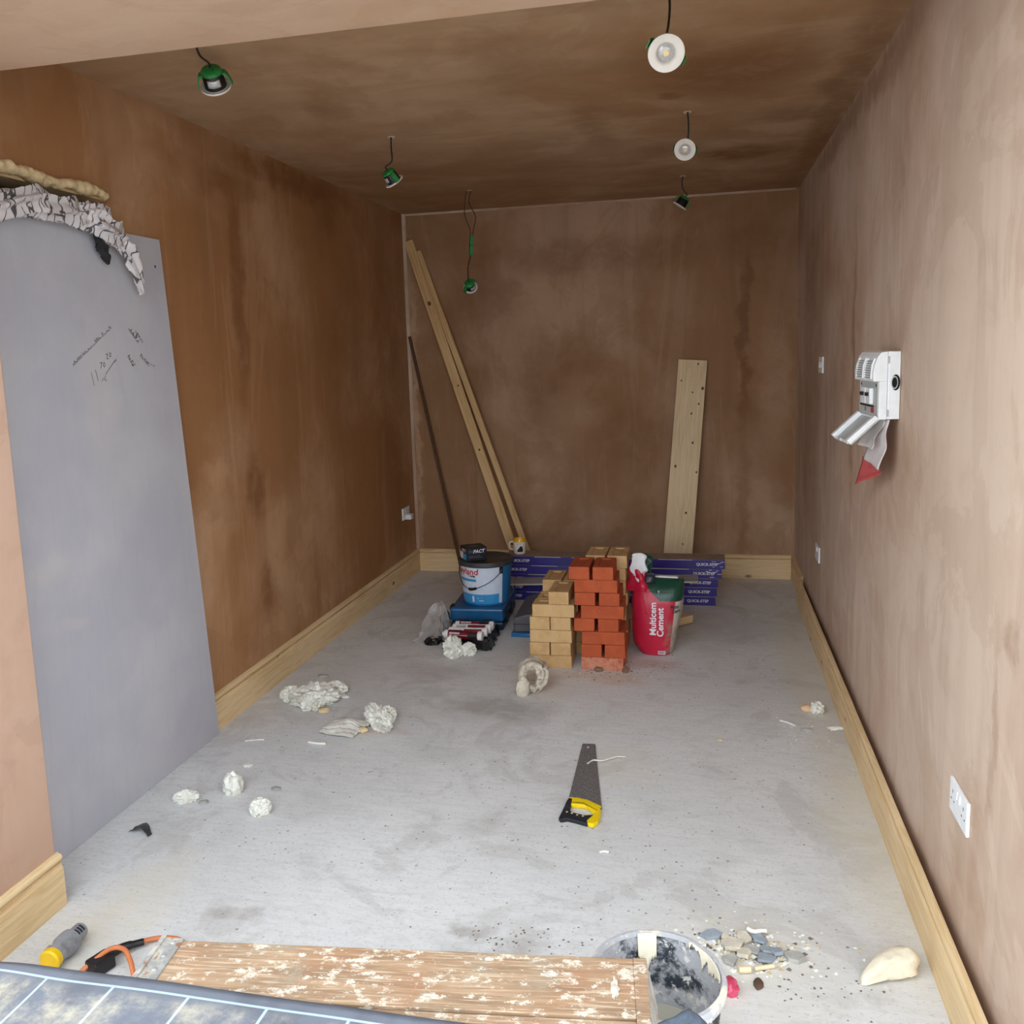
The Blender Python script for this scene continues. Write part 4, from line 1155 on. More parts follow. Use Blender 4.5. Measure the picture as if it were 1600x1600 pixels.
mb = MB(); put_text(mb, '9', .022, lambda a, b2: on_bag(.018 + a, .338 + b2, .006)); mb.build('lettering', LETTER, cb_)

beam('timber_offcut', (1.90, 5.02, .035), (2.015, 5.15, .03), .07, .045, PINE_X, 'short pale timber offcut poking out behind the cement bag', 'offcut')

# ================================================================== loose things on the floor
PLASTER_W = plain('dried_white_plaster', srgb(230, 230, 222), .9, var=.06, scale=40, bmp=.5, dirt=srgb(206, 202, 190))
def scrap(name, c, s, label, mat, cat, seed, amp=.62, freq=3.0, sub=4, rz=0.0, group=None, ridge=True, extra=()):
    mb = MB(); lump_mesh(mb, (0, 0, 0), s, amp, freq, seed, sub, True, ridge)
    for e_c, e_s, e_seed in extra: lump_mesh(mb, e_c, e_s, amp, freq, e_seed, sub, True, ridge)
    o = mb.build(name, mat, smooth=35); o.location = (c[0], c[1], .0005); o.rotation_euler = (0, 0, rz)
    return tag(o, label, cat, group)
PG = 'white plaster scraps on the floor'
scrap('plaster_scrap', (.176, 3.715), (.042, .05, .035), 'small white plaster scrap left of the largest scrap, by the left skirting', PLASTER_W, 'scrap', 1, group=PG)
scrap('plaster_scrap', (.305, 3.705), (.095, .10, .045), 'largest crumpled white plaster scrap, near the left skirting', PLASTER_W, 'scrap', 2, freq=3.4, rz=-.5, group=PG, extra=[((.04,-.05,0), (.06,.05,.04), 12)])
scrap('plaster_scrap', (.352, 3.82), (.055, .05, .03), 'white plaster scrap behind the largest scrap', PLASTER_W, 'scrap', 3, freq=3.2, group=PG)
scrap('plaster_scrap', (.70, 3.50), (.10, .042, .045), 'long white plaster scrap lying diagonally, rightmost of the scraps', PLASTER_W, 'scrap', 4, rz=-.85, group=PG, extra=[((-.03,.05,0), (.04,.035,.035), 14)])
scrap('plaster_scrap', (.368, 2.835), (.034, .036, .05), 'chunky upright white plaster scrap beside the plasterboard', PLASTER_W, 'scrap', 6, amp=.3, freq=1.8, group=PG)
scrap('plaster_scrap', (.546, 2.71), (.036, .034, .034), 'round layered white plaster scrap in the middle of the near floor', PLASTER_W, 'scrap', 7, amp=.35, freq=3.0, group=PG)
scrap('plaster_scrap', (.226, 2.745), (.04, .022, .022), 'small curled white plaster scrap nearest the plasterboard foot', PLASTER_W, 'scrap', 8, rz=.5, group=PG)
scrap('plaster_scrap', (.785, 4.41), (.046, .05, .06), 'taller crumpled white scrap in front of the black tray', PLASTER_W, 'scrap', 9, freq=3.2, group=PG)
scrap('plaster_scrap', (.862, 4.445), (.036, .032, .034), 'shorter crumpled white scrap right of the taller one by the tray', PLASTER_W, 'scrap', 10, freq=3.0, group=PG)
scrap('plaster_scrap', (2.586, 3.905), (.026, .03, .028), 'tiny white crumpled scrap by the right skirting', PLASTER_W, 'scrap', 11, freq=3.0, sub=3, group=PG)
# ribbed grey shell of plaster
RIB = plain('ribbed_plaster', srgb(204, 200, 192), .9, var=.08)
def shell(u, v):
    return (.50+.17*u-.03*v, 3.53-.16*v-.03*u, .006 + .03*math.sin(math.pi*u)*math.sin(math.pi*v) + .007*abs(math.sin(22*v+4*u)))
o = MB().grid(crumple_sheet(shell, 28, 28, .012, 18, 3), 28, 28).build('plaster_shell', RIB, smooth=35, solid=.004)
tag(o, 'thin ribbed grey plaster shell beside the long white scrap', 'scrap')
# small fragments
OCHRE = plain('ochre_foam', srgb(214, 192, 150), .9); GREYC = plain('grey_chip', srgb(170, 168, 164), .9); BLUEG = plain('blue_grey_slate', srgb(150, 160, 170), .8, var=.08)
FG = 'small fragments scattered on the floor'
for c, s, lab, mt, sd in (
    ((.395, 3.60), (.028,.022,.012), 'small ochre foam crumb below the largest white scrap', OCHRE, 21),
    ((.655, 3.42), (.026,.02,.014), 'small ochre foam crumb beside the ribbed plaster shell', OCHRE, 22),
    ((.207, 4.02), (.03,.02,.008), 'pale flat plaster chip behind the white scraps near the left skirting', GREYC, 23),
    ((.43, 3.77), (.022,.012,.008), 'tiny white crumb right of the white scraps', PLASTER_W, 24),
    ((.316, 3.045), (.022,.016,.005), 'flat pale chip halfway along the plasterboard foot', PLASTER_W, 25),
    ((.519, 2.88), (.02,.014,.006), 'small grey chip behind the round layered scrap', GREYC, 26),
    ((.298, 2.745), (.018,.014,.006), 'small grey chip right of the curled scrap', GREYC, 27),
    ((2.548, 3.925), (.026,.02,.016), 'small pinkish timber chip by the right skirting', wood('chip_wood', srgb(226, 190, 150), srgb(206, 160, 116), 'x', knots=False), 28),
    ((2.646, 3.745), (.04,.02,.008), 'flat white shard touching the right skirting', PLASTER_W, 29),
    ((2.519, 3.70), (.026,.01,.01), 'grey stub of plastic near the right skirting', GREYC, 30),
    ((1.72, 4.285), (.018,.012,.022), 'thin brown flake standing at the foot of the red bricks', plain('brown_flake', srgb(120, 92, 74), .9), 31),
    ((1.582, 4.285), (.022,.016,.014), 'brown flake lying in dust at the foot of the red bricks', plain('brown_flake2', srgb(132, 104, 88), .9), 32),
    ((2.165, 3.56), (.012,.008,.005), 'tiny wood chip in the middle right of the floor', OCHRE, 33)):
    scrap('floor_fragment', c, s, lab, mt, 'fragment', sd, .35, 1.8, 2, group=FG)
def strip(pts, w, lab, mat=PLASTER_W, name='plaster_sliver'):
    o = MB().tube(bez([(x, y, w + .001) for x, y in pts], 5), w, 7).build(name, mat, smooth=60)
    return tag(o, lab, 'sliver', 'thin slivers on the floor')
strip([(.47,3.275),(.51,3.268),(.55,3.272)], .006, 'straight white plaster sliver in front of the ribbed shell')
strip([(.19,3.25),(.225,3.266),(.265,3.275)], .003, 'thin white sliver near the plasterboard corner')
strip([(2.42,3.79),(2.45,3.772),(2.48,3.742)], .004, 'curved white sliver near the right skirting')
strip([(1.77,2.655),(1.785,2.662),(1.80,2.66)], .004, 'short white sliver in front of the handsaw')
# black torn plastic
def scrapfn(u, v):
    return (.155+.085*u, 2.52+.045*v*(1-.5*u)-.05*abs(u-.4), .006 + .012*math.sin(math.pi*u))
o = MB().grid(crumple_sheet(scrapfn, 12, 8, .008, 40, 2), 12, 8).build('black_plastic_scrap', plain('black_film_scrap', srgb(58, 62, 62), .4), smooth=50, solid=.0015)
tag(o, 'torn piece of black plastic on the floor near the plasterboard foot', 'plastic scrap')

# --- coil of dried plaster
CO = plain('coil_plaster', srgb(200, 190, 174), .95, var=.14, scale=26, bmp=.8, dirt=srgb(158, 146, 130))
coil = thing('plaster_coil', 'dried plaster coil with a hollow centre standing before the buff bricks', 'plaster coil', (1.300, 3.99, 0), math.radians(14))
def spiral(u, v):
    """rolled-up strip, lumpy and half collapsed: u along the spiral, v across its width"""
    a = -1.0 + 2*math.pi*2.25*u; r = .036 + .038*u
    q = Vector((math.cos(a)*r*20, v*2.6, math.sin(a)*r*20 + 2*u))
    r += .011*noise.noise(q*.7) + .007*noise.noise(q*1.9) + .003*noise.noise(q*5)
    wv = .044 + .020*noise.noise(Vector((a*1.1, 4, 0))) + .008*noise.noise(Vector((a*5, 4, 2)))
    yy = (v-.5)*2*wv + .016*noise.noise(Vector((a*.9, 0, 7)))
    return (r*math.cos(a)*.88 + .08*yy, yy, max(.004, .082 + r*math.sin(a)*1.05))
MB().grid(spiral, 200, 20).build('coil', CO, coil, smooth=40, solid=.021)
mb = MB(); lump_mesh(mb, (-.05, -.066, .0), (.030, .014, .058), .25, 2.0, 4, 3); mb.build('broken_slab', CO, coil, smooth=35)

# --- handsaw
saw = thing('handsaw', 'handsaw with speckled grey blade and yellow and black handle on the floor', 'saw', (0, 0, 0))
def blade_mat():
    m, nt, b = new_mat('speckled_blade')
    v = coords(nt)
    f = nz(nt, v, 170, 4, .7)
    col = mix(nt, rng(nt, f, .42, .62), srgb(98, 96, 98), srgb(146, 144, 144))
    col = mix(nt, rng(nt, nz(nt, v, 300, 2), .64, .70), col, srgb(190, 186, 182))
    setc(nt, b, col); b.inputs['Roughness'].default_value = .55; b.inputs['Metallic'].default_value = .35
    return m
mb = MB().prism([(1.612,3.437),(1.660,3.441),(1.745,2.922),(1.70,2.93),(1.66,2.945),(1.622,2.95)], .004, .0055, 'z')
MBlade = mb.build('blade', blade_mat(), saw)
teeth = MB()
A_, B_ = Vector((1.660,3.441)), Vector((1.745,2.922)); nT = 70
for k in range(nT):
    p_ = A_.lerp(B_, k/nT); q_ = A_.lerp(B_, (k+1)/nT); n_ = Vector(((A_-B_).y, -(A_-B_).x)).normalized()*.0045
    teeth.add([(p_.x,p_.y,.0042),(q_.x,q_.y,.0042),((p_.x+q_.x)/2+n_.x,(p_.y+q_.y)/2+n_.y,.0042),(p_.x,p_.y,.0053),(q_.x,q_.y,.0053),((p_.x+q_.x)/2+n_.x,(p_.y+q_.y)/2+n_.y,.0053)], [(0,1,2),(5,4,3),(0,2,5,3),(2,1,4,5)])
teeth.build('teeth', blade_mat(), MBlade)
MB().cyl(.005, .0053, .0062, 14, xf=Matrix.Translation((1.639, 3.405, 0))).build('hang_hole', LETTER, MBlade)
YEL = plain('yellow_handle', srgb(238, 206, 20), .4, var=.04); GRIP = plain('black_grip_rubber', srgb(34, 36, 42), .6, var=.1, dirt=srgb(96, 96, 90))
hz0, hz1 = .0005, .017
MB().prism([(1.636,2.968),(1.678,2.966),(1.742,2.921),(1.749,2.88),(1.746,2.82),(1.732,2.80),(1.713,2.804),(1.706,2.825),(1.729,2.876),(1.692,2.921),(1.638,2.922)], hz0, hz1, 'z').build('handle', YEL, saw, bevel=.005, seg=3)
MB().prism([(1.640,2.9375),(1.680,2.938),(1.735,2.895),(1.738,2.889),(1.680,2.931),(1.640,2.931)], hz1-.001, hz1+.0008, 'z').build('handle_groove', plain('olive_groove', srgb(150, 132, 20), .5), saw)
MB().prism([(1.623,2.969),(1.636,2.968),(1.640,2.884),(1.651,2.872),(1.696,2.859),(1.727,2.868),(1.706,2.825),(1.713,2.804),(1.669,2.819),(1.640,2.828),(1.616,2.817),(1.609,2.83),(1.614,2.886),(1.618,2.944)], hz0, hz1-.0015, 'z').build('grip', GRIP, saw, bevel=.004, seg=2)
MB().prism([(1.621,2.978),(1.636,2.971),(1.678,2.969),(1.742,2.926),(1.745,2.935),(1.69,2.972),(1.65,2.982)], .002, .012, 'z').build('handle_collar', YEL, saw, bevel=.002)
for x, y in ((1.632,2.868),(1.650,2.862),(1.670,2.854),(1.690,2.849)):
    MB().cyl(.0036, hz1-.003, hz1-.0004, 12, xf=Matrix.Translation((x, y, 0))).build('rivet', plain('rivet_cream', srgb(206, 200, 170), .5), saw)
strip([(1.655,3.255),(1.674,3.288),(1.707,3.287),(1.73,3.305),(1.765,3.333),(1.798,3.333)], .0025, 'wavy white sliver lying across the saw blade').location.z = .0055

# --- foam wedge and pink lump
FOAMW = plain('cream_foam', srgb(232, 222, 200), .8, var=.06, scale=30, bmp=.4, dirt=srgb(204, 190, 164))
def wedge():
    """pointed at the far left end, broad and cut off at the right"""
    rs = []
    for i in range(26):
        f = i/25; g = f**.5*(1 - max(0, (f-.8)/.2)**2*.5)
        w = .004 + .056*g; h = .008 + .066*g
        ring = []
        for k in range(24):
            t = 2*math.pi*k/24; c, sn = math.cos(t), math.sin(t)
            n = 1 + .2*noise.noise(Vector((f*4, c*1.6, sn*1.6 + 2))) + .08*noise.noise(Vector((f*11, c*4, sn*4)))
            yy = w*c*n*(.55 + .45*max(0, -sn) + .2*(c > 0)); zz = h*.5 + h*.5*sn*n
            ring.append((-.085 + .15*f + .02*max(0, sn)*f, yy + .012*math.sin(3*f), max(.0006, zz)))
        rs.append(ring)
    return MB().rings(rs)
o = wedge().build('foam_wedge', FOAMW, smooth=40); o.location = (2.562, 2.215, 0); o.rotation_euler = (0, 0, math.radians(28))
tag(o, 'cream wedge of dried foam lying near the right skirting', 'foam chunk')
o = scrap('pink_lump', (2.158, 2.095), (.026, .03, .022), 'shiny pink lump on the floor right of the mixing bucket', plain('pink_resin', srgb(206, 70, 104), .2, var=.15, scale=30, spec=.6), 'lump', 41, .3, 1.6, 3, ridge=False)

# --- rubble beside the bucket
r = random.Random(11)
SHARD = [BLUEG, GREYC, plain('dust_plaster', srgb(206, 198, 182), .95), BLUEG]
RUB = ['rounded blue-grey shard nearest the bucket rim in the rubble', 'white crumb beside the rounded shard in the rubble', 'blue-grey shard below the wavy white strip', 'blue-grey shard in the middle of the rubble', 'grey shard left of the middle blue-grey shard', 'blue-grey shard right of the middle of the rubble', 'large flat grey shard at the right end of the rubble', 'blue-grey shard at the front of the rubble above the splinter', 'dusty plaster lump in the left half of the rubble', 'dusty plaster lump at the back of the rubble', 'grey lump closest to the bucket side in the rubble', 'dusty crumb at the back right of the rubble', 'dusty flake behind the wavy white strip', 'dusty plaster lump at the front left of the rubble']
spots = [(2.118,2.30,.05,.03,0),(2.155,2.285,.02,.02,2),(2.245,2.30,.045,.03,0),(2.265,2.265,.05,.028,0),(2.225,2.255,.04,.03,1),(2.29,2.25,.03,.025,0),(2.335,2.245,.05,.03,1),(2.255,2.225,.05,.03,0),(2.175,2.26,.05,.04,2),(2.205,2.30,.04,.03,2),(2.165,2.205,.04,.03,1),(2.30,2.275,.03,.02,2),(2.23,2.335,.04,.02,2),(2.20,2.235,.045,.03,2)]
for k, (x, y, a, b2, mi) in enumerate(spots):
    h = r.uniform(.006, .016); n = r.randint(5, 6)
    poly = []
    for i in range(n):
        t = 2*math.pi*(i + r.uniform(-.3, .3))/n; poly.append((a*.62*math.cos(t)*r.uniform(.8, 1.1), b2*.7*math.sin(t)*r.uniform(.8, 1.1)))
    o = MB().prism(poly, 0, h, 'z').build('rubble_shard', SHARD[mi], bevel=.0015)
    o.location = (x, y, .0015 + .003*(k % 3)); o.rotation_euler = (r.uniform(-.12, .12), r.uniform(-.12, .12), r.uniform(0, 3))
    tag(o, RUB[k], 'rubble', 'rubble shards by the bucket')
for pts, w, lab in (([(2.185,2.165),(2.215,2.172)], .009, 'short pale wooden peg in front of the rubble'), ([(2.225,2.18),(2.275,2.20)], .006, 'pale wooden splinter in front of the rubble')):
    strip(pts, w, lab, plain('pale_splinter', srgb(220, 204, 170), .85), 'wood_splinter')
o = strip([(2.215,2.325),(2.23,2.315),(2.25,2.322),(2.265,2.324)], .006, 'wavy white plaster strip on the rubble'); o.location.z = .012
o = scrap('brown_bark_flake', (2.232, 2.13), (.012, .022, .005), 'dark brown bark flake in front of the rubble', plain('bark', srgb(92, 72, 58), .9), 'flake', 51, .3, 2, 2)
# grit and crumbs too small to count
mb = MB(); r = random.Random(3)
def crumb(x, y, s, mat):
    vs = [(x+s*r.uniform(.6,1.2)*math.cos(t), y+s*r.uniform(.6,1.2)*math.sin(t), .0002) for t in (0, 1.6, 3.1, 4.7)]
    mb.add(vs + [(x+s*.2, y, s*r.uniform(.3, .8))], [(0,1,4),(1,2,4),(2,3,4),(3,0,4),(3,2,1,0)], mat)
for _ in range(700):
    a, d_ = r.uniform(0, 6.28), abs(r.gauss(0, 1)); crumb(2.21+.10*d_*math.cos(a), 2.265+.055*d_*math.sin(a), r.uniform(.002, .009), r.choice((0, 0, 1, 2)))
for _ in range(90): crumb(r.gauss(1.66, .12), r.gauss(4.24, .05), r.uniform(.002, .006), r.choice((0, 2, 3)))
for _ in range(60): crumb(r.gauss(1.85, .1), r.gauss(4.4, .05), r.uniform(.002, .006), r.choice((3, 3, 2)))
for _ in range(120): crumb(r.uniform(.3, 2.6), r.uniform(1.95, 4.2), r.uniform(.0015, .0045), r.choice((0, 1, 2, 3)))
for _ in range(140): crumb(r.gauss(1.65, .35), r.gauss(2.7, .4), r.uniform(.0015, .004), r.choice((2, 2, 3)))
for _ in range(60): crumb(r.gauss(1.6, .09), r.gauss(2.19, .05), r.uniform(.002, .005), 2)
for _ in range(50): crumb(r.gauss(2.5, .1), r.gauss(3.8, .15), r.uniform(.002, .006), r.choice((0, 0, 1)))
for _ in range(40): crumb(r.gauss(2.38, .08), r.gauss(2.15, .07), r.uniform(.002, .006), 2)
for _ in range(40): crumb(r.gauss(.5, .25), r.gauss(3.6, .15), r.uniform(.002, .005), r.choice((0, 1)))
o = mb.build('floor_grit', [PLASTER_W, plain('cream_grit', srgb(204, 188, 156), .9), plain('dark_grit', srgb(112, 102, 94), .9), plain('brick_grit', srgb(150, 92, 72), .9)])
tag(o, 'fine grit and crumbs strewn over the concrete floor', 'grit', kind='stuff')

# --- mixing bucket
mk = thing('mixing_bucket', 'black mixing bucket caked with plaster and holding grey water', 'bucket', (1.998, 1.735, 0))
def caked(name, base, seed, amt, axis_lo=None):
    m, nt, b = new_mat(name)
    v = coords(nt); mp = N(nt, 'ShaderNodeMapping'); mp.inputs['Location'].default_value = (seed, seed, 0); nt.links.new(v, mp.inputs[0]); p = mp.outputs[0]
    col = mix(nt, rng(nt, nz(nt, p, 11, 6, .7), amt, amt+.12), base, srgb(168, 168, 172))
    col = mix(nt, rng(nt, nz(nt, p, 30, 5, .7), .56, .64), col, srgb(206, 204, 200))
    col = mix(nt, rng(nt, nz(nt, p, 5, 4, .6), .56, .64), col, srgb(224, 212, 190))
    setc(nt, b, col); b.inputs['Roughness'].default_value = .75
    bump(nt, b, nz(nt, p, 40, 5, .7), .6, .006)
    return m
CK = caked('caked_black_plastic', srgb(36, 44, 54), 3, .38); CKR = caked('caked_rim', srgb(150, 146, 140), 6, .30)
MB().lathe([(.0005,.004),(.108,.004),(.112,.012),(.138,.29)], 56).build('outer_wall', caked('splashed_outer', srgb(40, 40, 42), 9, .56), mk, smooth=40)
MB().lathe([(.1335,.292),(.130,.24),(.120,.14),(.112,.06),(.105,.012),(.0005,.012)], 56).build('inner_wall', CK, mk, smooth=40)
MB().lathe([(.138,.272),(.145,.275),(.147,.290),(.1435,.299),(.136,.300),(.1325,.290)], 56).build('rim', CKR, mk, smooth=40)
w_m, nt, b = new_mat('murky_water')
setc(nt, b, mix(nt, nz(nt, coords(nt), 14, 3), srgb(150, 146, 134), srgb(168, 164, 150))); b.inputs['Roughness'].default_value = .08; b.inputs['Specular IOR Level'].default_value = .5
MB().lathe([(.1185,.135),(.0005,.135)], 48).build('water', w_m, mk)
CRUST = plain('cream_crust', srgb(232, 222, 200), .85, var=.06, bmp=.5)
for a0, a1, z0, z1 in ((.02, 1.05, .262, .300), (1.62, 1.95, .215, .30)):
    def cr(u, v, a0=a0, a1=a1, z0=z0, z1=z1):
        a = a0 + (a1-a0)*u; z = z0 + (z1-z0)*v + (.035*abs(a-(a0+a1)/2)/(a1-a0)*2 + .03*noise.noise(Vector((a*9, 0, 1))) + .012*noise.noise(Vector((a*30, 0, 1))))*(1-v); rr = .1335 - .0135*(.292-z)/.13*1.0 - .002 if z < .292 else .134
        rr = min(rr, .1325) - .0015
        return (rr*math.cos(a), rr*math.sin(a), min(z, .2985))
    MB().grid(cr, 40, 6).build('plaster_crust', CRUST, mk, smooth=60, solid=.002)

# --- hop-up work platform
SPLASH = plain('dried_splash', srgb(196, 188, 174), .9, var=.15, scale=80)
ang = math.atan2(1.61-1.497, 1.973-1.003)
hop = thing('hop_up_platform', 'plaster-splattered wooden hop-up platform with grey metal ends beside the bucket', 'work platform', (1.003, 1.497, 0), ang)
def splat_wood():
    m, nt, b = new_mat('splattered_plywood')
    v = coords(nt); gv = coords(nt, (.08, 1, 1))
    col = mix(nt, rng(nt, nz(nt, gv, 60, 5, .65), .35, .7), srgb(164, 136, 108), srgb(128, 102, 80))
    col = mix(nt, math_n(nt, 'MULTIPLY', rng(nt, nz(nt, v, 7, 4), .45, .65), .6), col, srgb(152, 112, 82))
    col = mix(nt, math_n(nt, 'MULTIPLY', rng(nt, nz(nt, v, 6, 5, .7, 1), .52, .66), .7), col, srgb(150, 136, 116))
    col = mix(nt, rng(nt, nz(nt, coords(nt, (.6, 1, 1)), 42, 7, .78), .535, .60), col, srgb(200, 190, 174))
    col = mix(nt, math_n(nt, 'MULTIPLY', rng(nt, nz(nt, coords(nt, (.05, 1, 1)), 190, 3), .56, .64), .55), col, srgb(196, 176, 150))
    setc(nt, b, col); b.inputs['Roughness'].default_value = .8
    bump(nt, b, nz(nt, coords(nt, (.1, 1, 1)), 110, 4), .4, .003)
    return m
SPL = splat_wood()
def dirty_metal():
    m, nt, b = new_mat('dirty_galvanised')
    v = coords(nt)
    col = mix(nt, rng(nt, nz(nt, v, 25, 5, .7), .4, .6), srgb(150, 150, 148), srgb(190, 186, 176))
    col = mix(nt, rng(nt, nz(nt, v, 50, 5), .55, .65), col, srgb(150, 110, 84))
    setc(nt, b, col); b.inputs['Roughness'].default_value = .6; b.inputs['Metallic'].default_value = .3
    return m
DM = dirty_metal()
HL = .975; HT = .42
MB().box(.035, HL-.012, -.157, 0, HT-.024, HT).build('top_plank', SPL, hop, bevel=.002)
MB().box(.035, HL-.012, -.315, -.163, HT-.026, HT-.003).build('top_plank', SPL, hop, bevel=.002)
MB().box(-.012, .036, -.32, .004, HT-.028, HT+.003).build('metal_end', DM, hop, bevel=.002)
for k in range(8):
    MB().lathe([(.0005,.0025),(.004,.002),(.0055,0)], 10, xf=Matrix.Translation((.018, -.012-.04*k, HT+.003))).build('rivet', DM, hop)
MB().box(HL-.012, HL+.014, -.318, .002, HT-.024, HT+.001).build('end_batten', SPL, hop, bevel=.002)
MB().box(-.014, -.004, -.322, .006, HT-.032, HT+.006).build('metal_lip', DM, hop)
mb = MB().prism([(HL+.014, HT), (HL+.035, HT-.10), (HL+.031, HT-.10), (HL+.010, HT)], -.31, -.004, 'y'); mb.build('end_plate', DM, hop)
for xx, s in ((.05, -1), (HL-.03, 1)):
    for yy in (-.285, -.09):
        MB().rings([[(xx+s*.07-.016, yy-.012, .001),(xx+s*.07+.016, yy-.012, .001),(xx+s*.07+.016, yy+.012, .001),(xx+s*.07-.016, yy+.012, .001)],
                    [(xx-.016, yy-.012, HT-.026),(xx+.016, yy-.012, HT-.026),(xx+.016, yy+.012, HT-.026),(xx-.016, yy+.012, HT-.026)]]).build('leg', DM, hop, bevel=.002)
    MB().box(xx+s*.04-.01, xx+s*.04+.01, -.285, -.09, .15, .175).build('cross_bar', DM, hop)
for x, y, sx, sy, sd in ((.80,-.055,.020,.012,1),(.925,-.085,.010,.034,2),(.30,-.03,.010,.008,4),(.52,-.02,.010,.005,5),(.68,-.02,.012,.006,6),(.42,-.10,.010,.007,9)):
    mb = MB(); lump_mesh(mb, (x, y, HT-.001), (sx*.7, sy*.7, .002), .8, 3.5, sd, 3); mb.build('plaster_splash', SPLASH, hop, smooth=40)

# --- woven ground sheet over the near edge of the platform
def tarp_mat():
    m, nt, b = new_mat('woven_sheet')
    tc = N(nt, 'ShaderNodeTexCoord'); v = tc.outputs['UV']
    sx = N(nt, 'ShaderNodeSeparateXYZ'); nt.links.new(v, sx.inputs[0])
    w1 = math_n(nt, 'SINE', math_n(nt, 'MULTIPLY', math_n(nt, 'ADD', sx.outputs['X'], sx.outputs['Y']), 1500.0))
    col = mix(nt, rng(nt, w1, -.6, .6), srgb(84, 90, 102), srgb(124, 130, 142))
    col = mix(nt, rng(nt, nz(nt, v, 9, 4), .45, .65), col, srgb(96, 100, 110))
    fx = math_n(nt, 'FRACT', math_n(nt, 'DIVIDE', math_n(nt, 'SUBTRACT', sx.outputs['X'], .108), .1605))
    ln = math_n(nt, 'MULTIPLY', rng(nt, math_n(nt, 'ABSOLUTE', math_n(nt, 'SUBTRACT', fx, .5)), .015, .022, 1, 0), rng(nt, sx.outputs['Y'], .028, .03))
    fy = math_n(nt, 'FRACT', math_n(nt, 'DIVIDE', math_n(nt, 'SUBTRACT', sx.outputs['Y'], .0275), .30))
    l2 = rng(nt, math_n(nt, 'ABSOLUTE', math_n(nt, 'SUBTRACT', fy, 0.01)), .008, .011, 1, 0)
    line = math_n(nt, 'MAXIMUM', ln, l2)
    col = mix(nt, math_n(nt, 'MULTIPLY', line, .7), col, srgb(186, 208, 228))
    d = math_n(nt, 'MULTIPLY', rng(nt, nz(nt, v, 7, 7, .75), .42, .75), rng(nt, sx.outputs['Y'], .03, .06))
    col = mix(nt, math_n(nt, 'MULTIPLY', d, .75), col, srgb(214, 204, 176))
    setc(nt, b, col); b.inputs['Roughness'].default_value = .6
    bump(nt, b, w1, .15, .001)
    return m
def tarp_pt(x, t):
    """x along the edge, t distance back from the edge"""
    top = .4285 + .004*noise.noise(Vector((x*5, t*6, 0)))
    left = max(0, min(1, (.98 - x)/.5)); left = left*left*(3-2*left)
    z0 = top - .055*left
    y0 = 1.372 + (top - z0)*1.15
    hem = -.010*max(0, 1 - t/.02)*left
    flat = .26
    if t < flat: y, z = y0 - t, z0 + hem + .006*noise.noise(Vector((x*7, t*9, 3)))*left
    else:
        s = t - flat; y = y0 - flat - s*.55; z = max(.004, z0 - s*.84)
    if x > .93 and t < flat and z < .4255: z = .4255
    return (x, y, z)
me = MB(); nu, nv = 90, 50
x0t, x1t, tl = .18, 1.82, .74
me.grid(lambda u, v: tarp_pt(x0t+(x1t-x0t)*u, tl*v), nu, nv)
o = me.build('ground_sheet', tarp_mat(), smooth=60)
uv = o.data.uv_layers.new(name='UVMap')
for pl in o.data.polygons:
    for li in pl.loop_indices:
        vi = o.data.loops[li].vertex_index; uv.data[li].uv = (x0t+(x1t-x0t)*(vi % (nu+1))/nu, tl*(vi // (nu+1))/nv)
md = o.modifiers.new('thick', 'SOLIDIFY'); md.thickness = .0015; md.offset = 1
tag(o, 'dark woven ground sheet with pale grid lines draped over the near platform edge', 'ground sheet')
mb = MB().rings(crumple_tube([(2.0,1.37,.445),(2.04,1.40,.450),(2.075,1.42,.445),(2.11,1.43,.415)], [.015,.026,.03,.016], 24, 24, 3, .15, 2))
o = mb.build('fabric_bundle', plain('dark_blue_fabric', srgb(66, 74, 86), .8, var=.2, scale=60), smooth=60)
tag(o, 'dark blue-grey fabric bundle on the platform corner by the bucket', 'fabric')

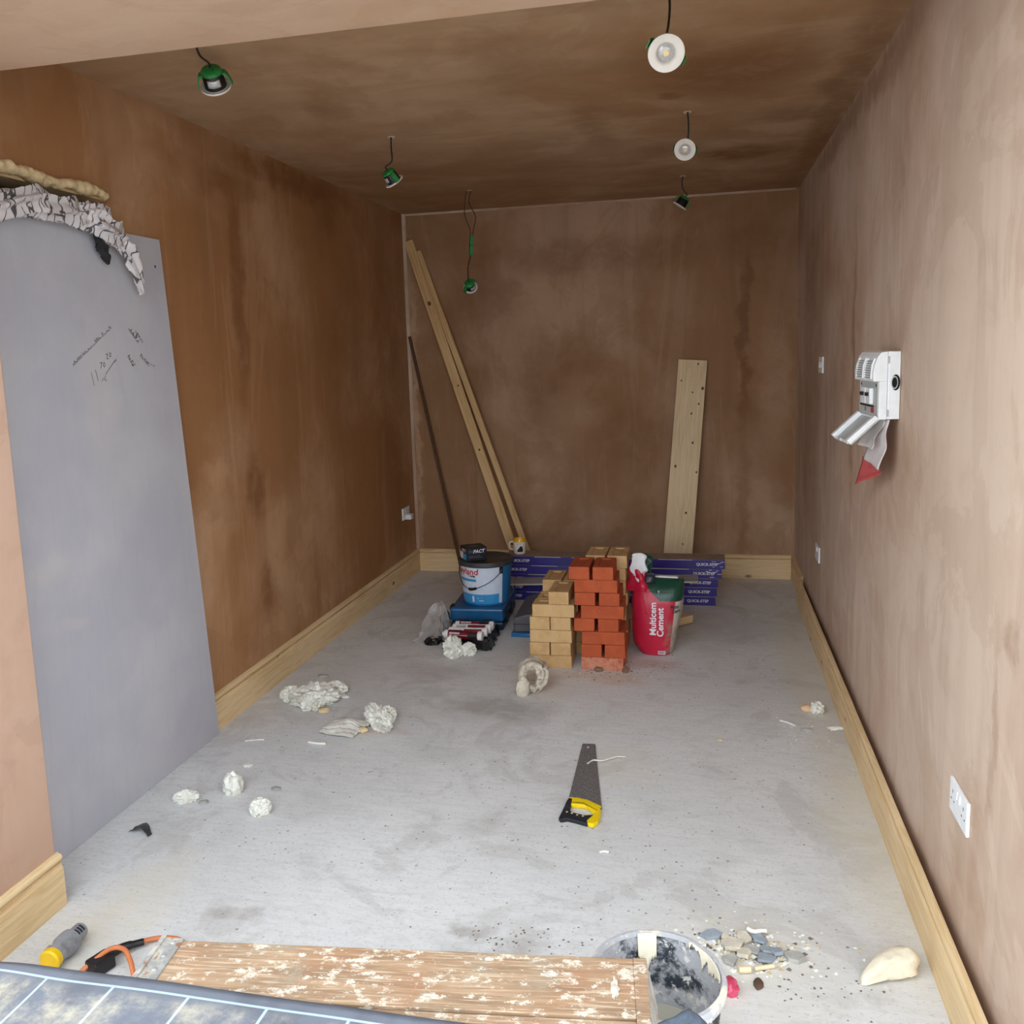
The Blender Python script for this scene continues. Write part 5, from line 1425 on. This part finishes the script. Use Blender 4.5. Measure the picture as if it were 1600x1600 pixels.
# --- connector, plug and orange cable
con = thing('cable_connector', 'grey industrial cable connector with yellow end on the floor by the pier', 'connector', (.380, 1.95, .0335), math.radians(2))
X = Matrix.Rotation(math.pi/2, 4, 'X')     # local z -> -y
CG = plain('connector_grey', srgb(142, 144, 150), .45, var=.06, dirt=srgb(112, 110, 110)); CY = plain('connector_yellow', srgb(240, 196, 30), .4, var=.04)
MB().lathe([(.0005,-.03),(.019,-.03),(.022,-.026),(.023,.01),(.024,.012)], 24, xf=X).build('gland', CG, con, smooth=40)
MB().lathe([(.022,.008),(.031,.014),(.033,.03),(.033,.05),(.030,.056),(.026,.062),(.0275,.092)], 28, xf=X).build('body', CG, con, smooth=40)
MB().lathe([(.028,.086),(.030,.09),(.030,.104),(.026,.108),(.0005,.106)], 28, xf=X).build('yellow_end', CY, con, smooth=40)
MB().box(-.032, -.024, -.085, -.06, -.004, .014).build('catch', CG, con, bevel=.002)
mb = MB()
for k in range(3): mb.grid(lambda u, v: (.0235*math.sin(.2+.9*u), .018-.01*k-.006*v, .0235*math.cos(.2+.9*u)), 5, 1)
mb.build('small_print', DPRINT, con)
cab = thing('orange_cable', 'orange cable with black plug curling out from under the platform', 'cable', (0, 0, 0))
ORG = plain('orange_cable_sheath', srgb(206, 122, 76), .5, var=.06)
MB().tube(bez([(.566,1.980,.018),(.590,2.006,.012),(.625,2.022,.0075),(.67,2.016,.0075),(.73,1.97,.0075),(.80,1.87,.0075),(.84,1.72,.0075)], 8), .0065, 10).build('sheath', ORG, cab, smooth=60)
MB().tube(bez([(.45,1.74,.0075),(.470,1.80,.012),(.498,1.862,.03),(.535,1.897,.052),(.575,1.898,.055),(.612,1.872,.045),(.640,1.845,.025),(.70,1.79,.0075),(.80,1.72,.0075)], 8), .0065, 10).build('sheath', ORG, cab, smooth=60)
MB().tube(bez([(.517,1.915,.022),(.535,1.945,.022),(.572,1.984,.016)], 8), [.013]*6+[.0115]*6+[.0095]*5, 12).build('strain_relief', BLACK_P, cab, smooth=60)
MB().box(-.024, .024, -.05, .012, -.021, .018, 0, Matrix.Translation((.522,1.895,.0225)) @ Matrix.Rotation(-.35, 4, 'Z')).build('plug', BLACK_P, cab, bevel=.006, seg=3)
